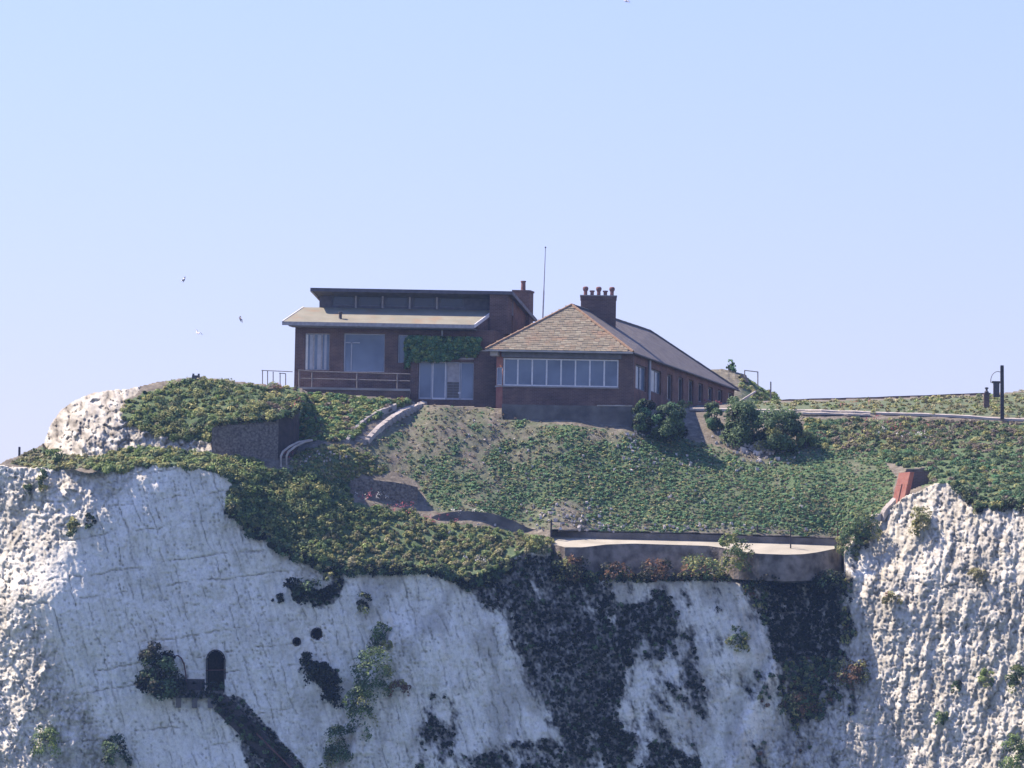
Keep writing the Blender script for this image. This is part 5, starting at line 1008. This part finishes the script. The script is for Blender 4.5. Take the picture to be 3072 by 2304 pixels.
# dark signal box under a hoop, and a small bollard
sg = empty('hooped_box', at(2152, 852, 5), 'dark metal box under a wire hoop beside the tall post', 'box'); F_ = Frame(at(2152, 852, 5))
MB().box(F_, -0.16, 0.16, -0.15, 0.15, -0.15, 0.62).build('body', 'dark_metal', sg); MB().box(F_, -0.24, 0.24, -0.2, 0.2, 0.623, 0.7).build('lid', 'dark_metal', sg)
hp = [F_.p(-0.30 + 0.38 - 0.38 * math.cos(t_), 0.0, 0.72 + 0.5 * math.sin(t_) + 0.02) for t_ in np.linspace(-0.25, math.pi * 0.8, 16)]; MB().tube(hp, 0.022, 6).build('hoop', 'rail_metal', sg)
bl = empty('bollard', at(2131, 872, 4.5), 'short dark bollard left of the hooped box', 'bollard'); F_ = Frame(at(2131, 872, 4.5))
MB().box(F_, -0.15, 0.15, -0.14, 0.14, -0.2, 0.55).build('body', 'brick_old', bl); MB().lathe(F_.p(0, 0, 0.55), [(0.12, 0), (0.12, 0.1), (0.06, 0.14), (0.06, 0.24), (0.1, 0.26), (0.1, 0.32), (0.02, 0.34)], 8).build('cap', 'dark_metal', bl)
# concrete stump on the mound
sp = at(423, 832, -3.4); F_ = Frame(sp); so_ = empty('stump', sp, 'dark concrete stump on top of the left mound', 'stump')
MB().hexa([F_.p(-0.27, -0.22, -0.3), F_.p(0.27, -0.22, -0.3), F_.p(0.27, 0.22, -0.3), F_.p(-0.27, 0.22, -0.3), F_.p(-0.2, -0.17, 0.5), F_.p(0.2, -0.17, 0.5), F_.p(0.2, 0.17, 0.5), F_.p(-0.2, 0.17, 0.5)]).build('body', 'concrete_dark', so_)
for s_ in (-1, 1): MB().box(F_, s_ * 0.14 - 0.05, s_ * 0.14 + 0.05, -0.1, 0.1, 0.502, 0.6).build('lug', 'concrete_dark', so_)
# ruined brick shelter with red pier, at the head of the right cliff
sh = empty('brick_shelter', at(1945, 1078, -10.2), 'ruined shelter with bright red brick pier and dark opening', 'shelter')
a0 = at(1940, 1080, -10.3); yw = R(-52); e_a = (math.cos(yw), math.sin(yw), 0); e_b = (-math.sin(yw), math.cos(yw), 0)
FP = Frame(a0, e_a, e_b, (0.2, 0, 0.98)); hp_ = at(1948, 1021, -10.3)[2] - a0[2]
MB().box(FP, -0.42, 0.45, 0, 0.3, -0.4, hp_ * 0.55).build('pier', 'brick_red', sh); MB().box(FP, -0.40, 0.45, 0.01, 0.3, hp_ * 0.55 + 0.01, hp_ * 1.03).build('pier', 'brick_red', sh)
MB().box(FP, 0.02, 0.05, -0.03, -0.003, -0.3, hp_ * 0.6).build('pipe', 'rust', sh)
p0 = at(1955, 1070, -7.6); p1 = at(2012, 1070, -7.6); F_ = Frame(p0); MB().box(F_, 0, p1[0] - p0[0], 0, 0.2, -0.4, 1.25).build('back_wall', 'brick_old', sh)
coping([(1932, 1079, -10.6), (1912, 1099, -10.9), (1906, 1109, -11.0)], 0.3, 0.4, 'kerb_piece', 'concrete_pale', sh, 0.03)
bkb = empty('broken_kerb', at(1880, 1122, -10.9), 'broken white kerb descending to the path end', 'kerb'); coping([(1903, 1111, -11.0), (1882, 1115, -10.9), (1862, 1127, -10.8)], 0.22, 0.35, 'kerb_piece', 'concrete_pale', bkb, 0.04); coping([(1860, 1129, -10.8), (1848, 1140, -10.7)], 0.22, 0.3, 'brick_end', 'brick_red', bkb, 0.03)

# ================================================================ openings in the cliff
yc_ = float(ground(435, 1450)[1])
ta = empty('tunnel_entrance', at(466, 1492, yc_), 'dark arched doorway cut into the shaded chalk', 'doorway')
arc = [(447, 1494), (447, 1432)] + [(466 - 19 * math.cos(t_), 1428 - 23 * math.sin(t_)) for t_ in np.linspace(0.05, math.pi - 0.05, 12)] + [(485, 1432), (485, 1494)]
v_ = []; 
for (x, y) in arc: v_ += [at(x, y, yc_ - 0.15), at(x + (x - 466) * 0.12, y - 2.0 if y < 1440 else y, yc_ - 0.15), at(x, y, yc_ + 3.4)]
fs = []
for i in range(len(arc) - 1): a, b_ = i * 3, (i + 1) * 3; fs += [(a, b_, b_ + 1, a + 1), (a, a + 2, b_ + 2, b_)]
fs.append(tuple(i * 3 + 2 for i in range(len(arc))))
MB().add(v_, fs).build('lining', 'timber_dark', ta)  # near-black lining colour paints in the darkness inside the opening
MB().tube([at(444, 1448, yc_ - 0.2), at(488, 1447, yc_ - 0.2)], 0.022, 6).build('bar', 'rust', ta)
F0 = at(352, 1492, yc_); F1 = at(483, 1490, yc_); F_ = Frame((F0[0], yc_ - 0.75, (F0[2] + F1[2]) / 2)); lg = empty('ledge', F_.p(1, 0, 0), 'grey concrete ledge under the arched doorway', 'ledge')
wl = F1[0] - F0[0]; MB().box(F_, 0, wl, 0.15, 2.2, -0.40, -0.03).build('slab', 'concrete_dark', lg); MB().box(F_, 0.5, wl - 0.95, 0.45, 0.6, -0.028, 0.55).build('parapet', 'timber_dark', lg)
for x in (0.7, 1.5, 2.3): MB().box(F_, x, x + 0.25, 0.15, 2.0, -0.9, -0.423).build('corbel', 'concrete_dark', lg)
cl_ = np.array([F_.p(wl * RNG.random(), 0.12 + 0.1 * RNG.random(), -0.35 + 0.75 * RNG.random() ** 2) for _ in range(70)]); leaf_mesh('ivy', *clumps(cl_, np.tile((0, -1.0, 0.2), (70, 1)), 0.05 + 0.12 * RNG.random(70), 28, 0.075, pals(70, dark=6, deep=2), 0.1, 0.9), parent=lg)
pi_ = empty('bent_pipe', at(402, 1478, yc_ - 0.4), 'thin rusty pipe bending up beside the ledge bush', 'pipe')
MB().tube([at(378, 1417, yc_ - 0.45), at(384, 1416, yc_ - 0.42), at(392, 1422, yc_ - 0.38), at(398, 1436, yc_ - 0.35), at(401, 1455, yc_ - 0.32), at(403, 1478, yc_ - 0.3)], 0.035, 8).build('pipe', 'rust', pi_); MB().lathe(at(377.5, 1418.5, yc_ - 0.45), [(0.05, 0), (0.06, 0.05), (0.04, 0.1), (0.01, 0.12)], 8).build('outlet', 'white_paint', pi_)
# covered stair running down from the ledge
L_ = interp_line([(484, 1500), (560, 1575), (640, 1655), (760, 1775)], 20); sv = []
for (x, y) in L_: yg = float(ground(x, y)[1]) - 0.25; sv.append(at(x, y, yg))
cs_ = empty('covered_stair', sv[0], 'dark covered stairway running down the cliff from the ledge', 'stairway')
v_ = []; n = len(sv)
for p_ in sv: v_ += [p_ + np.array((-0.5, 0, -0.75)), p_ + np.array((0, 0, 0)), p_ + np.array((0.25, 1.3, 0.1)), p_ + np.array((-0.3, 1.3, -0.8))]
fs = [(3, 2, 1, 0), tuple((n - 1) * 4 + k for k in range(4))]
for i in range(n - 1):
    for k in range(4): fs.append((i * 4 + k, i * 4 + (k + 1) % 4, (i + 1) * 4 + (k + 1) % 4, (i + 1) * 4 + k))
MB().add(v_, fs).build('casing', 'timber_dark', cs_)
MB().tube([p_ + np.array((-0.05, -0.32, -0.3)) for p_ in sv[5:]], 0.045, 6).build('pipe', 'rust', cs_)
cv_ = np.array([sv[i] + np.array((-0.25 + RNG.normal() * 0.3, -0.05 - 0.1 * RNG.random(), -0.35 + RNG.normal() * 0.28)) for i in RNG.integers(len(sv), size=190)])
leaf_mesh('ivy', *clumps(cv_, np.tile((0, -1.0, 0.2), (190, 1)), 0.05 + 0.17 * RNG.random(190) ** 1.4, 30, 0.08, pals(190, dark=6, deep=2), 0.1, 0.9), parent=cs_)
for (hx, hy, hr_, lab) in ((685, 1370, 11.5, 'larger round drain hole in the shaded chalk face'), (641, 1386, 7.5, 'smaller round drain hole left of the larger one')):
    p_ = at(hx, hy, float(ground(hx - hr_ * 2.2, hy)[1])); r_ = hr_ / 41; dh_ = empty('drain_hole', p_, lab, 'drain', 'round drain holes')
    th_ = np.linspace(0, 2 * math.pi, 19)[:-1]; v_ = []
    for a in th_:
        c_ = np.array((math.cos(a), 0, math.sin(a))); v_ += [p_ + c_ * r_ * 1.02 + (0, -0.12, 0), p_ + c_ * r_ * 1.2 + (0, -0.08, 0), p_ + c_ * r_ * 1.2 + (0, 0.5, 0), p_ + c_ * r_ * 0.98 + (0, 1.4, 0)]
    fs = []
    for i in range(18):
        j = (i + 1) % 18; fs += [(i * 4, j * 4, j * 4 + 1, i * 4 + 1), (i * 4 + 1, j * 4 + 1, j * 4 + 2, i * 4 + 2), (i * 4, i * 4 + 3, j * 4 + 3, j * 4)]
    fs.append(tuple(i * 4 + 3 for i in range(18)))
    MB().add(v_, fs).build('pipe_end', 'timber_dark', dh_)

# ================================================================ gulls
def gull(x, y, Y, label, ang, lift, span, material, roll=0.0, g_='gulls in the sky'):
    p_ = at(x, y, Y); o = empty('gull', p_, label, 'gull', g_)
    M_ = Matrix.Rotation(R(roll), 3, 'Y') @ Matrix.Rotation(R(ang), 3, 'Z')
    prof = [(-0.28, 0.012, 0.03), (-0.2, 0.05, 0.045), (0.0, 0.075, 0.07), (0.14, 0.06, 0.06), (0.2, 0.035, 0.04), (0.25, 0.04, 0.042), (0.29, 0.025, 0.03), (0.335, 0.004, 0.006)]
    v_ = []; fs = []; k = 8
    for (yy, rx, rz) in prof: v_ += [(rx * math.cos(2 * math.pi * i / k), yy, rz * math.sin(2 * math.pi * i / k)) for i in range(k)]
    for j in range(len(prof) - 1):
        for i in range(k): fs.append((j * k + i, j * k + (i + 1) % k, (j + 1) * k + (i + 1) % k, (j + 1) * k + i))
    fs += [tuple(range(k)), tuple(range(len(v_) - k, len(v_)))]
    h = span / 2
    for s_ in (-1, 1):
        b_ = len(v_); secs = [(0.04, 0.13, -0.1, 0.03), (h * 0.45, 0.17, -0.02, lift * 0.9), (h * 0.75, 0.1, -0.06, lift * 0.75), (h, -0.04, -0.09, lift * 0.35)]
        for (wx, yf, yb, wz) in secs: v_ += [(s_ * wx, yf, wz), (s_ * wx, yb, wz), (s_ * wx, (yf + yb) / 2, wz + 0.03)]
        for j in range(3):
            a, c_ = b_ + j * 3, b_ + (j + 1) * 3; fs += [(a, c_, c_ + 2, a + 2), (a + 2, c_ + 2, c_ + 1, a + 1), (a + 1, c_ + 1, c_, a)]
        fs.append((b_ + 9, b_ + 10, b_ + 11))
    b_ = len(v_); v_ += [(-0.03, -0.25, 0), (0.03, -0.25, 0), (0.08, -0.42, 0), (-0.08, -0.42, 0), (0, -0.33, 0.015)]; fs += [(b_, b_ + 1, b_ + 4), (b_ + 1, b_ + 2, b_ + 4), (b_ + 2, b_ + 3, b_ + 4), (b_ + 3, b_, b_ + 4), (b_ + 3, b_ + 2, b_ + 1, b_)]
    w_ = [np.array(M_ @ Vector(q)) + p_ for q in v_]
    mesh_obj('body', w_, fs, material, o, True)
gull(398, 604, 250, 'uppermost of the three gulls left of the house', 60, 0.18, 1.25, 'gull_white', -65)
gull(519, 690, 220, 'dark gull nearest to the house roof', 70, 0.16, 1.35, 'gull_dark', 65)
gull(427, 720, 260, 'lowest pale gull above the left mound', 40, 0.25, 1.1, 'gull_white', 30)
gull(1353, 3, 260, 'gull at the top edge of the sky', 60, 0.2, 1.2, 'gull_white', 20)

# ================================================================ sea haze
hz_ = MB().box(Frame((0, 0, 0)), -610, 610, -610, 330, -34.5, 60)
mh = bpy.data.materials.new('haze'); mh.use_nodes = True; t = mh.node_tree; t.nodes.remove(t.nodes['Principled BSDF'])
pv = t.nodes.new('ShaderNodeVolumePrincipled'); pv.inputs['Color'].default_value = (0.3, 0.55, 1, 1); pv.inputs['Density'].default_value = 0.00013; pv.inputs['Anisotropy'].default_value = 0.2
t.links.new(pv.outputs[0], t.nodes['Material Output'].inputs['Volume']); MATS['haze'] = mh
ho_ = hz_.build('haze', 'haze'); tag(ho_, 'thin bluish sea haze over the whole scene', 'haze', kind='stuff')
